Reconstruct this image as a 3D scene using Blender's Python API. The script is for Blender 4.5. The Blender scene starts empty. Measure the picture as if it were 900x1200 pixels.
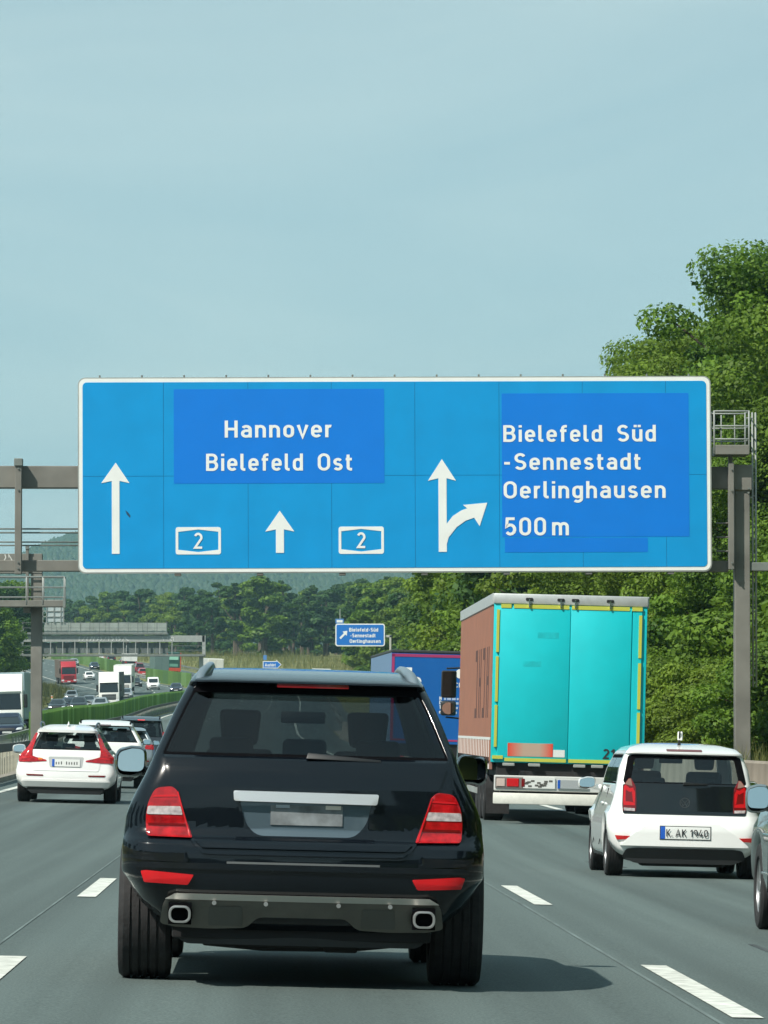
import bpy, bmesh, math, random
import numpy as np
from mathutils import Vector, Matrix
from mathutils.geometry import tessellate_polygon
random.seed(7); RNG = np.random.default_rng(11)
R = math.radians
scene = bpy.context.scene
COL = scene.collection

# ------------------------------------------------------------------ camera
CH = 1.25
cam_d = bpy.data.cameras.new('camera')
cam = bpy.data.objects.new('camera', cam_d); COL.objects.link(cam)
cam.location = (0, 0, CH)
cam.rotation_euler = (R(90 + 2.717), 0, R(-1.243))
cam_d.sensor_fit = 'VERTICAL'; cam_d.sensor_height = 36; cam_d.lens = 5900 / 1200 * 36
cam_d.clip_start = 0.5; cam_d.clip_end = 30000
cam_d.dof.use_dof = False
scene.camera = cam
scene.render.resolution_x = 768; scene.render.resolution_y = 1024

# ------------------------------------------------------------------ sky and sun
SUN = Vector((-0.66, -0.62, 1.0)).normalized()      # towards the sun: left of and behind the camera, high
SUN_EL = math.asin(SUN.z); SUN_AZ = math.atan2(SUN.x, SUN.y)
world = bpy.data.worlds.new('World'); scene.world = world; world.use_nodes = True
wn = world.node_tree.nodes; wl = world.node_tree.links; wn.clear()
w_out = wn.new('ShaderNodeOutputWorld'); w_bg = wn.new('ShaderNodeBackground'); w_bg.inputs[1].default_value = 0.10
sky = wn.new('ShaderNodeTexSky'); sky.sky_type = 'NISHITA'; sky.sun_disc = False
sky.sun_elevation = SUN_EL; sky.sun_rotation = SUN_AZ % (2 * math.pi)
sky.air_density = 1.0; sky.dust_density = 1.2; sky.ozone_density = 1.5
tc = wn.new('ShaderNodeTexCoord'); mp = wn.new('ShaderNodeMapping'); mp.inputs['Scale'].default_value = (2.0, 2.0, 9)
mp.inputs['Rotation'].default_value = (0.0, R(16), 0)
nz = wn.new('ShaderNodeTexNoise'); nz.inputs['Scale'].default_value = 2.6; nz.inputs['Detail'].default_value = 6; nz.inputs['Distortion'].default_value = 0.8
rp_ = wn.new('ShaderNodeMapRange'); rp_.inputs[1].default_value = 0.34; rp_.inputs[2].default_value = 0.72
rp_.inputs[3].default_value = 0.0; rp_.inputs[4].default_value = 1.0
veil = wn.new('ShaderNodeMixRGB'); veil.inputs[1].default_value = (3.1, 5.1, 5.6, 1); veil.inputs[2].default_value = (5.1, 6.8, 6.75, 1)
wl.new(rp_.outputs[0], veil.inputs[0])
mixs = wn.new('ShaderNodeMixRGB'); mixs.inputs[0].default_value = .72; wl.new(veil.outputs[0], mixs.inputs[2])       # thin cirrus veil
wl.new(tc.outputs['Generated'], mp.inputs[0]); wl.new(mp.outputs[0], nz.inputs['Vector']); wl.new(nz.outputs[0], rp_.inputs[0])
wl.new(sky.outputs[0], mixs.inputs[1]); 
sz_ = wn.new('ShaderNodeSeparateXYZ'); hr = wn.new('ShaderNodeMapRange'); hr.inputs[1].default_value = 0.0; hr.inputs[2].default_value = .22; hr.inputs[3].default_value = 1.10; hr.inputs[4].default_value = .80
hm_ = wn.new('ShaderNodeMixRGB'); hm_.blend_type = 'MULTIPLY'; hm_.inputs[0].default_value = 1
wl.new(tc.outputs['Generated'], sz_.inputs[0]); wl.new(sz_.outputs[2], hr.inputs[0]); wl.new(hr.outputs[0], hm_.inputs[2]); wl.new(mixs.outputs[0], hm_.inputs[1]); wl.new(hm_.outputs[0], w_bg.inputs[0])
wl.new(w_bg.outputs[0], w_out.inputs[0])
sd = bpy.data.lights.new('sun', 'SUN'); sd.energy = 4.7; sd.angle = R(0.53); sd.color = (1.0, 0.95, 0.86)
so = bpy.data.objects.new('sun', sd); COL.objects.link(so); so.rotation_euler = (-SUN).to_track_quat('-Z', 'Y').to_euler()
scene.view_settings.view_transform = 'Standard'; scene.view_settings.look = 'None'
scene.view_settings.exposure = 0.34; scene.view_settings.gamma = 1.0
scene.cycles.max_bounces = 7; scene.cycles.transparent_max_bounces = 10; scene.cycles.volume_bounces = 0
scene.cycles.use_denoising = True
scene.cycles.use_adaptive_sampling = True; scene.cycles.adaptive_threshold = 0.02

# ------------------------------------------------------------------ helpers
def tag(o, label=None, cat=None, group=None, kind=None):
    if label: o['label'] = label
    if cat: o['category'] = cat
    if group: o['group'] = group
    if kind: o['kind'] = kind
    return o

def empty(name, loc, rot=(0, 0, 0), label=None, cat=None, group=None):
    o = bpy.data.objects.new(name, None); COL.objects.link(o); o.location = loc; o.rotation_euler = rot
    o.empty_display_size = 0.2
    return tag(o, label, cat, group)

def link(name, me, parent=None, mats=None, loc=None):
    o = bpy.data.objects.new(name, me); COL.objects.link(o)
    if mats is not None and len(me.materials) == 0:
        for m in (mats if isinstance(mats, (list, tuple)) else [mats]): me.materials.append(m)
    if parent: o.parent = parent
    if loc: o.location = loc
    return o

def finish(me, smooth=True, ang=35):
    if smooth:
        me.polygons.foreach_set('use_smooth', [True] * len(me.polygons))
        me.set_sharp_from_angle(angle=R(ang))
    me.update()

class MB:
    """collects simple shapes into one mesh"""
    def __init__(s): s.v = []; s.f = []
    def add(s, vs, fs):
        n = len(s.v); s.v += [tuple(p) for p in vs]; s.f += [tuple(i + n for i in f) for f in fs]; return s
    def box(s, x0, x1, y0, y1, z0, z1):
        return s.add([(x0,y0,z0),(x1,y0,z0),(x1,y1,z0),(x0,y1,z0),(x0,y0,z1),(x1,y0,z1),(x1,y1,z1),(x0,y1,z1)],
                     [(0,3,2,1),(4,5,6,7),(0,1,5,4),(1,2,6,5),(2,3,7,6),(3,0,4,7)])
    def hexa(s, lo, hi):      # two quads (same winding) joined into a solid
        return s.add(list(lo) + list(hi), [(3,2,1,0),(4,5,6,7),(0,1,5,4),(1,2,6,5),(2,3,7,6),(3,0,4,7)])
    def tube(s, pts, r, n=8, caps=True):
        pts = [Vector(p) for p in pts]; rings = []
        for i, p in enumerate(pts):
            d = (pts[min(i+1, len(pts)-1)] - pts[max(i-1, 0)]).normalized()
            a = Vector((0,0,1)) if abs(d.z) < .9 else Vector((1,0,0))
            u = d.cross(a).normalized(); w = d.cross(u).normalized()
            rr = r[i] if isinstance(r, (list, tuple)) else r
            rings.append([p + (u*math.cos(2*math.pi*k/n) + w*math.sin(2*math.pi*k/n))*rr for k in range(n)])
        vs = [v for q in rings for v in q]; fs = []
        for i in range(len(rings)-1):
            for k in range(n):
                fs.append((i*n+k, i*n+(k+1)%n, (i+1)*n+(k+1)%n, (i+1)*n+k))
        if caps: fs += [tuple(range(n))[::-1], tuple((len(rings)-1)*n+k for k in range(n))]
        return s.add(vs, fs)
    def lathe_x(s, prof, n=36, c=(0,0,0)):    # prof: [(x, radius)] about the x axis
        vs = []; m = len(prof)
        for k in range(n):
            a = 2*math.pi*k/n
            for (x, r) in prof: vs.append((c[0]+x, c[1]+r*math.cos(a), c[2]+r*math.sin(a)))
        fs = [(k*m+i, k*m+i+1, ((k+1)%n)*m+i+1, ((k+1)%n)*m+i) for k in range(n) for i in range(m-1)]
        return s.add(vs, fs)
    def mesh(s, name, bevel=0, seg=2, smooth=True, ang=35):
        me = bpy.data.meshes.new(name); me.from_pydata(s.v, [], s.f)
        bm = bmesh.new(); bm.from_mesh(me)
        bmesh.ops.recalc_face_normals(bm, faces=bm.faces)
        if bevel:
            es = [e for e in bm.edges if len(e.link_faces) == 2 and e.calc_face_angle(0) > R(28)]
            bmesh.ops.bevel(bm, geom=es, offset=bevel, segments=seg, profile=0.5, affect='EDGES', clamp_overlap=True)
        bm.to_mesh(me); bm.free(); finish(me, smooth, ang); return me
    def build(s, name, mat, parent=None, bevel=0, seg=2, smooth=True, ang=35, loc=None):
        return link(name, s.mesh(name, bevel, seg, smooth, ang), parent, mat, loc)

def interp(tab, v):
    if v <= tab[0][0]: return tab[0][1]
    for (a, p), (b, q) in zip(tab, tab[1:]):
        if v <= b: return p + (q-p)*(v-a)/(b-a)
    return tab[-1][1]

class Pchip:
    def __init__(s, pts):
        s.x = np.array([p[0] for p in pts], float); s.y = np.array([p[1] for p in pts], float)
        h = np.diff(s.x); d = np.diff(s.y)/h; m = np.zeros(len(s.x)); m[0] = d[0]; m[-1] = d[-1]
        for i in range(1, len(d)):
            m[i] = 0 if d[i-1]*d[i] <= 0 else (h[i-1]+h[i])/(h[i-1]/d[i-1] + h[i]/d[i])
        # softer: catmull slopes where monotone
        s.m = m; s.h = h
    def __call__(s, v):
        v = np.asarray(v, float); i = np.clip(np.searchsorted(s.x, v) - 1, 0, len(s.h)-1)
        t = np.clip((v - s.x[i])/s.h[i], -5, 1); h = s.h[i]
        t = np.where(v < s.x[0], 0, t)
        r = ((2*t**3-3*t**2+1)*s.y[i] + (t**3-2*t**2+t)*h*s.m[i] + (-2*t**3+3*t**2)*s.y[i+1] + (t**3-t**2)*h*s.m[i+1])
        return r

# the motorway: lateral position of the median and height of the road along it (metres)
Mf = Pchip([(-400,-6.6),(0,-6.6),(100,-6.8),(132,-7.1),(211,-9.2),(280,-10.3),(358,-10.9),(440,-10.8),(500,-10.1),(590,-9.6),(650,-9.3),(700,-9.4),(740,-11.2),
            (776,-14.5),(830,-20),(880,-25.5),(950,-32.5),(1000,-37),(1100,-46.5),(1250,-63),(1500,-95),(2200,-200)])
Zf = Pchip([(-400,0),(0,0),(60,0),(84,.14),(100,.2),(155,.45),(211,.85),(280,1.7),(358,2.6),(440,4.0),(500,5.0),(590,6.3),(650,7.8),(700,9.2),(740,10.3),
            (776,11.2),(830,12.6),(900,15.0),(1000,18.2),(1100,21),(1250,24),(1500,28),(2200,31)])
def cross(o):      # crossfall of the two carriageways, zero in the middle lane
    o = np.asarray(o, float)
    return np.where(o > -1.1, -0.025*(o-6.95), 0.2013 + 0.025*(o+1.1))
def gz(x, y):
    return float(Zf(y) + cross(x - Mf(y)))
def heading(y):
    return math.atan((float(Mf(y+4)) - float(Mf(y-4)))/8)
def grade(y):
    return math.atan((float(Zf(y+4)) - float(Zf(y-4)))/8)

# ------------------------------------------------------------------ materials
MATS = {}
def nodes(name):
    m = bpy.data.materials.new(name); m.use_nodes = True; n = m.node_tree.nodes; l = m.node_tree.links
    return m, n, l, n['Principled BSDF']
def mat(name, col, rough=.5, metal=0, coat=0, spec=.5, noise=0, nscale=8, bump=0, bscale=60, rvar=0, emit=None):
    if name in MATS: return MATS[name]
    m, n, l, b = nodes(name)
    b.inputs['Base Color'].default_value = (*col, 1); b.inputs['Roughness'].default_value = rough
    b.inputs['Metallic'].default_value = metal; b.inputs['Coat Weight'].default_value = coat; b.inputs['Coat Roughness'].default_value = .04
    b.inputs['Specular IOR Level'].default_value = spec
    t = n.new('ShaderNodeTexCoord')
    if noise or rvar:
        z = n.new('ShaderNodeTexNoise'); z.inputs['Scale'].default_value = nscale; z.inputs['Detail'].default_value = 5; l.new(t.outputs['Object'], z.inputs['Vector'])
        if noise:
            mr = n.new('ShaderNodeMapRange'); mr.inputs[1].default_value = .3; mr.inputs[2].default_value = .7
            mr.inputs[3].default_value = 1-noise; mr.inputs[4].default_value = 1+noise
            h = n.new('ShaderNodeMixRGB'); h.blend_type = 'MULTIPLY'; h.inputs[0].default_value = 1; h.inputs[1].default_value = (*col, 1)
            l.new(z.outputs[0], mr.inputs[0]); l.new(mr.outputs[0], h.inputs[2]); l.new(h.outputs[0], b.inputs['Base Color'])
        if rvar:
            mr = n.new('ShaderNodeMapRange'); mr.inputs[3].default_value = max(0, rough-rvar); mr.inputs[4].default_value = rough+rvar
            l.new(z.outputs[0], mr.inputs[0]); l.new(mr.outputs[0], b.inputs['Roughness'])
    if bump:
        z = n.new('ShaderNodeTexNoise'); z.inputs['Scale'].default_value = bscale; z.inputs['Detail'].default_value = 4; l.new(t.outputs['Object'], z.inputs['Vector'])
        bp = n.new('ShaderNodeBump'); bp.inputs['Strength'].default_value = bump; bp.inputs['Distance'].default_value = .02
        l.new(z.outputs[0], bp.inputs['Height']); l.new(bp.outputs[0], b.inputs['Normal'])
    if emit:
        b.inputs['Emission Color'].default_value = (*emit[0], 1); b.inputs['Emission Strength'].default_value = emit[1]
    MATS[name] = m; return m

def glass(name, tint, gl=.04, rough=.015):
    if name in MATS: return MATS[name]
    m = bpy.data.materials.new(name); m.use_nodes = True; n = m.node_tree.nodes; l = m.node_tree.links; n.clear()
    o = n.new('ShaderNodeOutputMaterial'); t = n.new('ShaderNodeBsdfTransparent'); t.inputs[0].default_value = (*tint, 1)
    g = n.new('ShaderNodeBsdfGlossy'); g.inputs['Roughness'].default_value = rough; g.inputs[0].default_value = (.9,.95,1,1)
    f = n.new('ShaderNodeFresnel'); f.inputs[0].default_value = 1.5
    a = n.new('ShaderNodeMath'); a.operation = 'ADD'; a.inputs[1].default_value = gl
    ge = n.new('ShaderNodeNewGeometry'); iv = n.new('ShaderNodeMath'); iv.operation = 'SUBTRACT'; iv.inputs[0].default_value = 1; l.new(ge.outputs['Backfacing'], iv.inputs[1])
    mu = n.new('ShaderNodeMath'); mu.operation = 'MULTIPLY'
    x = n.new('ShaderNodeMixShader'); l.new(f.outputs[0], a.inputs[0]); l.new(a.outputs[0], mu.inputs[0]); l.new(iv.outputs[0], mu.inputs[1]); l.new(mu.outputs[0], x.inputs[0])
    l.new(t.outputs[0], x.inputs[1]); l.new(g.outputs[0], x.inputs[2]); l.new(x.outputs[0], o.inputs[0])
    MATS[name] = m; return m

def asphalt():
    m, n, l, b = nodes('asphalt')
    t = n.new('ShaderNodeTexCoord')
    mp = n.new('ShaderNodeMapping'); mp.inputs['Scale'].default_value = (1.0, .06, 1); l.new(t.outputs['Object'], mp.inputs[0])
    z1 = n.new('ShaderNodeTexNoise'); z1.inputs['Scale'].default_value = 1.1; z1.inputs['Detail'].default_value = 4; l.new(mp.outputs[0], z1.inputs['Vector'])
    z2 = n.new('ShaderNodeTexNoise'); z2.inputs['Scale'].default_value = 70; z2.inputs['Detail'].default_value = 3; l.new(t.outputs['Object'], z2.inputs['Vector'])
    z3 = n.new('ShaderNodeTexNoise'); z3.inputs['Scale'].default_value = .16; z3.inputs['Detail'].default_value = 5; l.new(t.outputs['Object'], z3.inputs['Vector'])
    c = n.new('ShaderNodeMixRGB'); c.inputs[1].default_value = (.076,.102,.099,1); c.inputs[2].default_value = (.104,.136,.130,1)
    ad = n.new('ShaderNodeMath'); ad.operation = 'MULTIPLY_ADD'; ad.inputs[1].default_value = .5; l.new(z1.outputs[0], ad.inputs[0])
    ml = n.new('ShaderNodeMath'); ml.operation = 'MULTIPLY'; ml.inputs[1].default_value = .5; l.new(z3.outputs[0], ml.inputs[0]); l.new(ml.outputs[0], ad.inputs[2])
    l.new(ad.outputs[0], c.inputs[0])
    h = n.new('ShaderNodeMixRGB'); h.blend_type = 'MULTIPLY'; h.inputs[0].default_value = 1
    mr = n.new('ShaderNodeMapRange'); mr.inputs[1].default_value = .35; mr.inputs[2].default_value = .65; mr.inputs[3].default_value = .68; mr.inputs[4].default_value = 1.32
    l.new(z2.outputs[0], mr.inputs[0]); l.new(c.outputs[0], h.inputs[1]); l.new(mr.outputs[0], h.inputs[2]); l.new(h.outputs[0], b.inputs['Base Color'])
    mp4 = n.new('ShaderNodeMapping'); mp4.inputs['Scale'].default_value = (1.7, .012, 1); l.new(t.outputs['Object'], mp4.inputs[0])
    z4 = n.new('ShaderNodeTexNoise'); z4.inputs['Scale'].default_value = 1.0; z4.inputs['Detail'].default_value = 3; l.new(mp4.outputs[0], z4.inputs['Vector'])
    m4 = n.new('ShaderNodeMapRange'); m4.inputs[1].default_value = .35; m4.inputs[2].default_value = .65; m4.inputs[3].default_value = .76; m4.inputs[4].default_value = 1.13
    h4 = n.new('ShaderNodeMixRGB'); h4.blend_type = 'MULTIPLY'; h4.inputs[0].default_value = 1; l.new(z4.outputs[0], m4.inputs[0]); l.new(h.outputs[0], h4.inputs[1]); l.new(m4.outputs[0], h4.inputs[2]); l.new(h4.outputs[0], b.inputs['Base Color'])
    b.inputs['Roughness'].default_value = .82; b.inputs['Specular IOR Level'].default_value = .3
    bp = n.new('ShaderNodeBump'); bp.inputs['Strength'].default_value = .25; bp.inputs['Distance'].default_value = .01
    l.new(z2.outputs[0], bp.inputs['Height']); l.new(bp.outputs[0], b.inputs['Normal'])
    return m

def ground_mat():
    m, n, l, b = nodes('ground')
    t = n.new('ShaderNodeTexCoord')
    z = n.new('ShaderNodeTexNoise'); z.inputs['Scale'].default_value = .06; z.inputs['Detail'].default_value = 9; l.new(t.outputs['Object'], z.inputs['Vector'])
    z2 = n.new('ShaderNodeTexNoise'); z2.inputs['Scale'].default_value = 1.5; z2.inputs['Detail'].default_value = 6; l.new(t.outputs['Object'], z2.inputs['Vector'])
    c = n.new('ShaderNodeValToRGB'); e = c.color_ramp.elements
    e[0].position = .36; e[0].color = (.07,.085,.022,1); e[1].position = .62; e[1].color = (.25,.22,.07,1)
    k = e.new(.5); k.color = (.14,.15,.04,1)
    mx = n.new('ShaderNodeMath'); mx.operation = 'MULTIPLY_ADD'; mx.inputs[1].default_value = .5
    hf = n.new('ShaderNodeMath'); hf.operation = 'MULTIPLY'; hf.inputs[1].default_value = .5
    l.new(z2.outputs[0], hf.inputs[0]); l.new(z.outputs[0], mx.inputs[0]); l.new(hf.outputs[0], mx.inputs[2]); l.new(mx.outputs[0], c.inputs[0])
    l.new(c.outputs[0], b.inputs['Base Color']); b.inputs['Roughness'].default_value = .95
    return m

def leaf_mat(name, dark, light, warm, trans=.35):
    m, n, l, b = nodes(name)
    t = n.new('ShaderNodeTexCoord'); oi = n.new('ShaderNodeObjectInfo'); geo = n.new('ShaderNodeNewGeometry')
    z = n.new('ShaderNodeTexNoise'); z.inputs['Scale'].default_value = .55; z.inputs['Detail'].default_value = 3; l.new(geo.outputs['Position'], z.inputs['Vector'])
    c = n.new('ShaderNodeValToRGB'); e = c.color_ramp.elements
    e[0].position = .34; e[0].color = (*dark,1); e[1].position = .66; e[1].color = (*light,1)
    rv = n.new('ShaderNodeMath'); rv.operation = 'MULTIPLY_ADD'; rv.inputs[1].default_value = .22; l.new(geo.outputs['Random Per Island'], rv.inputs[0])
    sb = n.new('ShaderNodeMath'); sb.operation = 'SUBTRACT'; sb.inputs[1].default_value = .11; l.new(z.outputs[0], sb.inputs[0]); l.new(sb.outputs[0], rv.inputs[2])
    l.new(rv.outputs[0], c.inputs[0])
    w = n.new('ShaderNodeMixRGB'); w.inputs[2].default_value = (*warm,1); l.new(c.outputs[0], w.inputs[1])
    rm = n.new('ShaderNodeMath'); rm.operation = 'MULTIPLY'; rm.inputs[1].default_value = .4; l.new(oi.outputs['Random'], rm.inputs[0]); l.new(rm.outputs[0], w.inputs[0])
    l.new(w.outputs[0], b.inputs['Base Color']); b.inputs['Roughness'].default_value = .55; b.inputs['Specular IOR Level'].default_value = .25
    tr = n.new('ShaderNodeBsdfTranslucent'); l.new(w.outputs[0], tr.inputs[0])
    mx = n.new('ShaderNodeMixShader'); mx.inputs[0].default_value = trans
    l.new(b.outputs[0], mx.inputs[1]); l.new(tr.outputs[0], mx.inputs[2]); l.new(mx.outputs[0], n['Material Output'].inputs[0])
    return m

ASPH = asphalt(); GROUND = ground_mat()
LEAF = leaf_mat('leaf_green', (.034,.088,.012), (.155,.275,.03), (.23,.29,.03), .4)
LEAFD = leaf_mat('leaf_dark', (.018,.055,.018), (.06,.135,.032), (.08,.14,.02), .3)
BARK = mat('bark', (.09,.07,.05), .9, noise=.4, nscale=3, bump=.6, bscale=12)
WHITE_LINE = mat('road_paint', (.56,.58,.53), .8, noise=.28, nscale=9)
STEEL = mat('painted_steel', (.18,.177,.157), .6, noise=.18, nscale=1.6, spec=.3)
GALV = mat('galvanised_steel', (.34,.36,.34), .55, metal=.3, noise=.12, nscale=2)
GALV_D = mat('weathered_steel', (.17,.19,.175), .6, metal=.2, noise=.2, nscale=2)
CONC = mat('concrete', (.27,.245,.20), .9, noise=.2, nscale=1.2, bump=.3, bscale=20)
BLACK = mat('black_plastic', (.012,.013,.014), .45, rvar=.1)
SEAL = mat('black_rubber', (.004,.004,.005), .9, spec=.03)
TYRE = mat('tyre', (.017,.017,.018), .8, noise=.3, nscale=18, bump=.2, bscale=50)
RIM = mat('alloy', (.42,.43,.44), .35, metal=.8)
CHROME = mat('chrome', (.80,.82,.84), .14, metal=1)
SILVER = mat('satin_silver', (.40,.40,.39), .35, metal=.75, noise=.06)
REDL = mat('red_lens', (.36,.005,.008), .12, coat=.6, noise=.4, nscale=22)
REDD = mat('dark_red_lens', (.16,.004,.006), .15, coat=.5)
REFL = mat('red_reflector', (.55,.006,.01), .25, coat=.3)
CLEARL = mat('clear_lens', (.45,.40,.40), .15, coat=.5, noise=.35, nscale=40)
AMBER = mat('amber_lens', (.75,.2,.03), .2, coat=.4)
HEADL = mat('headlight', (.75,.78,.8), .15, metal=.2, coat=.5)
PLATE = mat('plate_white', (.68,.70,.68), .45)
INK = mat('black_ink', (.015,.015,.018), .6)
EUBLUE = mat('plate_blue', (.01,.09,.45), .4)
SIGN_BLUE = mat('sign_blue', (.0,.27,.60), .5, noise=.05, nscale=1.5, spec=.35)
SIGN_PATCH = mat('sign_patch_blue', (.0,.175,.64), .5, noise=.03, nscale=1.5, spec=.35)
SIGN_WHITE = mat('sign_white', (.76,.78,.75), .55, noise=.04, nscale=2, spec=.3)
SEAT = mat('seat_fabric', (.02,.021,.024), .85)
UNDER = mat('underbody', (.012,.012,.013), .9)
MIRROR = mat('mirror_glass', (.66,.72,.72), .03, metal=1)
def paint(name, col, metal=0, rough=.3, coat=1):
    return mat('paint_'+name, col, rough, metal, coat, spec=.5 if max(col) > .1 else .15, noise=.03, nscale=3)
G_PRIV = glass('privacy_glass', (.11,.13,.135), .01)
G_CAR = glass('car_glass', (.55,.60,.59), .01)
G_CLR = glass('clear_glass', (.80,.85,.84), .0)
G_FAR = mat('far_glass', (.012,.018,.022), .08, coat=.3)
HAZE_ON = True

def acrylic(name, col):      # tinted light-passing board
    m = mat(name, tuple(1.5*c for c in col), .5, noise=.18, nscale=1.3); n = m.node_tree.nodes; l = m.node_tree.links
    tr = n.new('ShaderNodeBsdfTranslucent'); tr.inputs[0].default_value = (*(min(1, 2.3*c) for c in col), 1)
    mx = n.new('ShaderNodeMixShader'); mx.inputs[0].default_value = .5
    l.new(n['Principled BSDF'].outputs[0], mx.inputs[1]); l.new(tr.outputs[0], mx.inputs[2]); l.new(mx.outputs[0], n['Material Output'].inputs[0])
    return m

# ------------------------------------------------------------------ stroke lettering (DIN-like)
def arc(cx, cy, rx, ry, a0, a1, n=10):
    return [(cx + rx*math.cos(R(a0+(a1-a0)*i/n)), cy + ry*math.sin(R(a0+(a1-a0)*i/n))) for i in range(n+1)]
def stad(x0, x1, y0, y1):
    rx = (x1-x0)/2; cx = (x0+x1)/2; ry = min(rx*1.05, (y1-y0)/2)
    p = arc(cx, y1-ry, rx, ry, 0, 180) + arc(cx, y0+ry, rx, ry, 180, 360)
    return p + [p[0], p[1]]
xh = .66
GL = {
 'H': (.60, [[(.07,0),(.07,1)],[(.53,0),(.53,1)],[(.07,.5),(.53,.5)]]),
 'B': (.60, [[(.07,0),(.07,1)],[(.07,.93)] + arc(.31,.725,.19,.205,90,-90) + [(.07,.52)],[(.07,.07)] + arc(.33,.295,.20,.225,-90,90) + [(.07,.52)]]),
 'S': (.58, [arc(.29,.715,.21,.215,28,250) + arc(.29,.285,.22,.215,72,-152)]),
 'O': (.62, [stad(.07,.55,.07,.93)]),
 'C': (.56, [arc(.29,.70,.22,.23,25,180) + arc(.29,.30,.22,.23,180,335)]),
 'K': (.58, [[(.07,0),(.07,1)],[(.50,1),(.10,.42)],[(.22,.58),(.53,0)]]),
 'A': (.62, [[(.04,0),(.31,.97),(.58,0)],[(.14,.28),(.48,.28)]]),
 'N': (.60, [[(.07,0),(.07,1)],[(.53,0),(.53,1)],[(.08,.95),(.52,.05)]]),
 'D': (.60, [[(.07,0),(.07,1)],[(.07,.93)] + arc(.29,.68,.24,.25,90,0) + arc(.29,.32,.24,.25,0,-90) + [(.07,.07)]]),
 'T': (.54, [[(.27,0),(.27,.93)],[(0,.93),(.54,.93)]]),
 '-': (.36, [[(.03,.40),(.31,.40)]]), '.': (.16, [[(.08,0),(.08,.15)]]),
 'a': (.50, [arc(.25,.47,.18,.19,150,0) + [(.43,0)], [(.43,.40),(.24,.40)] + arc(.22,.235,.15,.165,90,270) + arc(.25,.235,.18,.165,270,330)]),
 'e': (.50, [[(.07,.36),(.44,.36)], [(.43,.30)] + arc(.25,.46,.18,.20,0,180) + arc(.25,.26,.18,.19,180,325)]),
 'i': (.14, [[(.07,0),(.07,.73)],[(.07,.86),(.07,1.0)]]),
 'l': (.24, [[(.07,1),(.07,.2)] + arc(.19,.19,.12,.12,180,270) + [(.24,.07)]]),
 'f': (.34, [[(.13,0),(.13,.80)] + arc(.26,.80,.13,.13,180,90) + [(.34,.93)],[(0,.66),(.32,.66)]]),
 'd': (.50, [[(.43,0),(.43,1)], stad(.07,.43,.07,.66)]),
 'n': (.50, [[(.07,0),(.07,.73)], [(.07,.42)] + arc(.25,.46,.18,.20,170,0) + [(.43,0)]]),
 'h': (.50, [[(.07,0),(.07,1)], [(.07,.42)] + arc(.25,.46,.18,.20,170,0) + [(.43,0)]]),
 'u': (.50, [[(.43,0),(.43,.73)], [(.07,.73),(.07,.27)] + arc(.25,.27,.18,.20,180,360)]),
 'r': (.29, [[(.07,0),(.07,.73)], [(.07,.44)] + arc(.24,.45,.17,.21,170,75)]),
 'o': (.50, [stad(.07,.43,.07,.66)]),
 'v': (.48, [[(.03,.73),(.24,.02),(.45,.73)]]),
 's': (.46, [arc(.23,.51,.155,.15,25,245,8) + arc(.23,.215,.165,.145,68,-155,8)]),
 't': (.32, [[(.12,.93),(.12,.2)] + arc(.25,.20,.13,.13,180,270) + [(.32,.07)],[(0,.66),(.31,.66)]]),
 'g': (.50, [stad(.07,.43,.07,.66), [(.43,.73),(.43,-.02)] + arc(.25,-.02,.18,.17,0,-140)]),
 'm': (.80, [[(.07,0),(.07,.73)], [(.07,.44)] + arc(.235,.48,.165,.18,170,0) + [(.40,0)], [(.40,.44)] + arc(.565,.48,.165,.18,170,0) + [(.73,0)]]),
 '0': (.56, [stad(.07,.49,.07,.93)]),
 '1': (.34, [[(.25,0),(.25,1)],[(.24,.95),(.03,.72)]]),
 '2': (.54, [arc(.27,.70,.20,.23,155,-20) + [(.08,.07),(.52,.07)]]),
 '3': (.54, [arc(.27,.72,.19,.21,150,-80) , arc(.27,.295,.21,.225,80,-150)]),
 '4': (.58, [[(.33,1),(.05,.27),(.56,.27)],[(.42,.48),(.42,0)]]),
 '5': (.54, [[(.48,.93),(.12,.93),(.09,.50)] + arc(.27,.33,.21,.26,125,-145)]),
 '8': (.54, [stad(.09,.47,.53,.93), stad(.07,.49,.07,.53)]),
 '9': (.54, [stad(.07,.47,.40,.93), [(.47,.62)] + arc(.27,.33,.20,.26,10,-70)]),
}
GL['ü'] = (.50, GL['u'][1] + [[(.15,.86),(.15,1.0)],[(.35,.86),(.35,1.0)]])
def ribbon(pts, w):
    L, Rr = [], []; n = len(pts)
    closed = n > 4 and abs(pts[0][0]-pts[-2][0]) < 1e-6 and abs(pts[0][1]-pts[-2][1]) < 1e-6
    if closed: pts = pts[:-1]; n -= 1
    for i in range(n):
        if closed: a = pts[(i-1) % (n-1)]; b = pts[(i+1) % (n-1)]
        else: a = pts[max(i-1,0)]; b = pts[min(i+1,n-1)]
        p = Vector(pts[i]); d1 = p-Vector(a); d2 = Vector(b)-p
        if d1.length < 1e-9: d1 = d2
        if d2.length < 1e-9: d2 = d1
        d1 = d1.normalized(); d2 = d2.normalized(); nn = Vector((-d1.y-d2.y, d1.x+d2.x))
        nn = nn.normalized() if nn.length > 1e-6 else Vector((-d1.y, d1.x))
        k = 1/max(.5, nn.x*-d1.y+nn.y*d1.x)
        L.append((pts[i][0]+nn.x*w/2*k, pts[i][1]+nn.y*w/2*k)); Rr.append((pts[i][0]-nn.x*w/2*k, pts[i][1]-nn.y*w/2*k))
    return L, Rr
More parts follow.
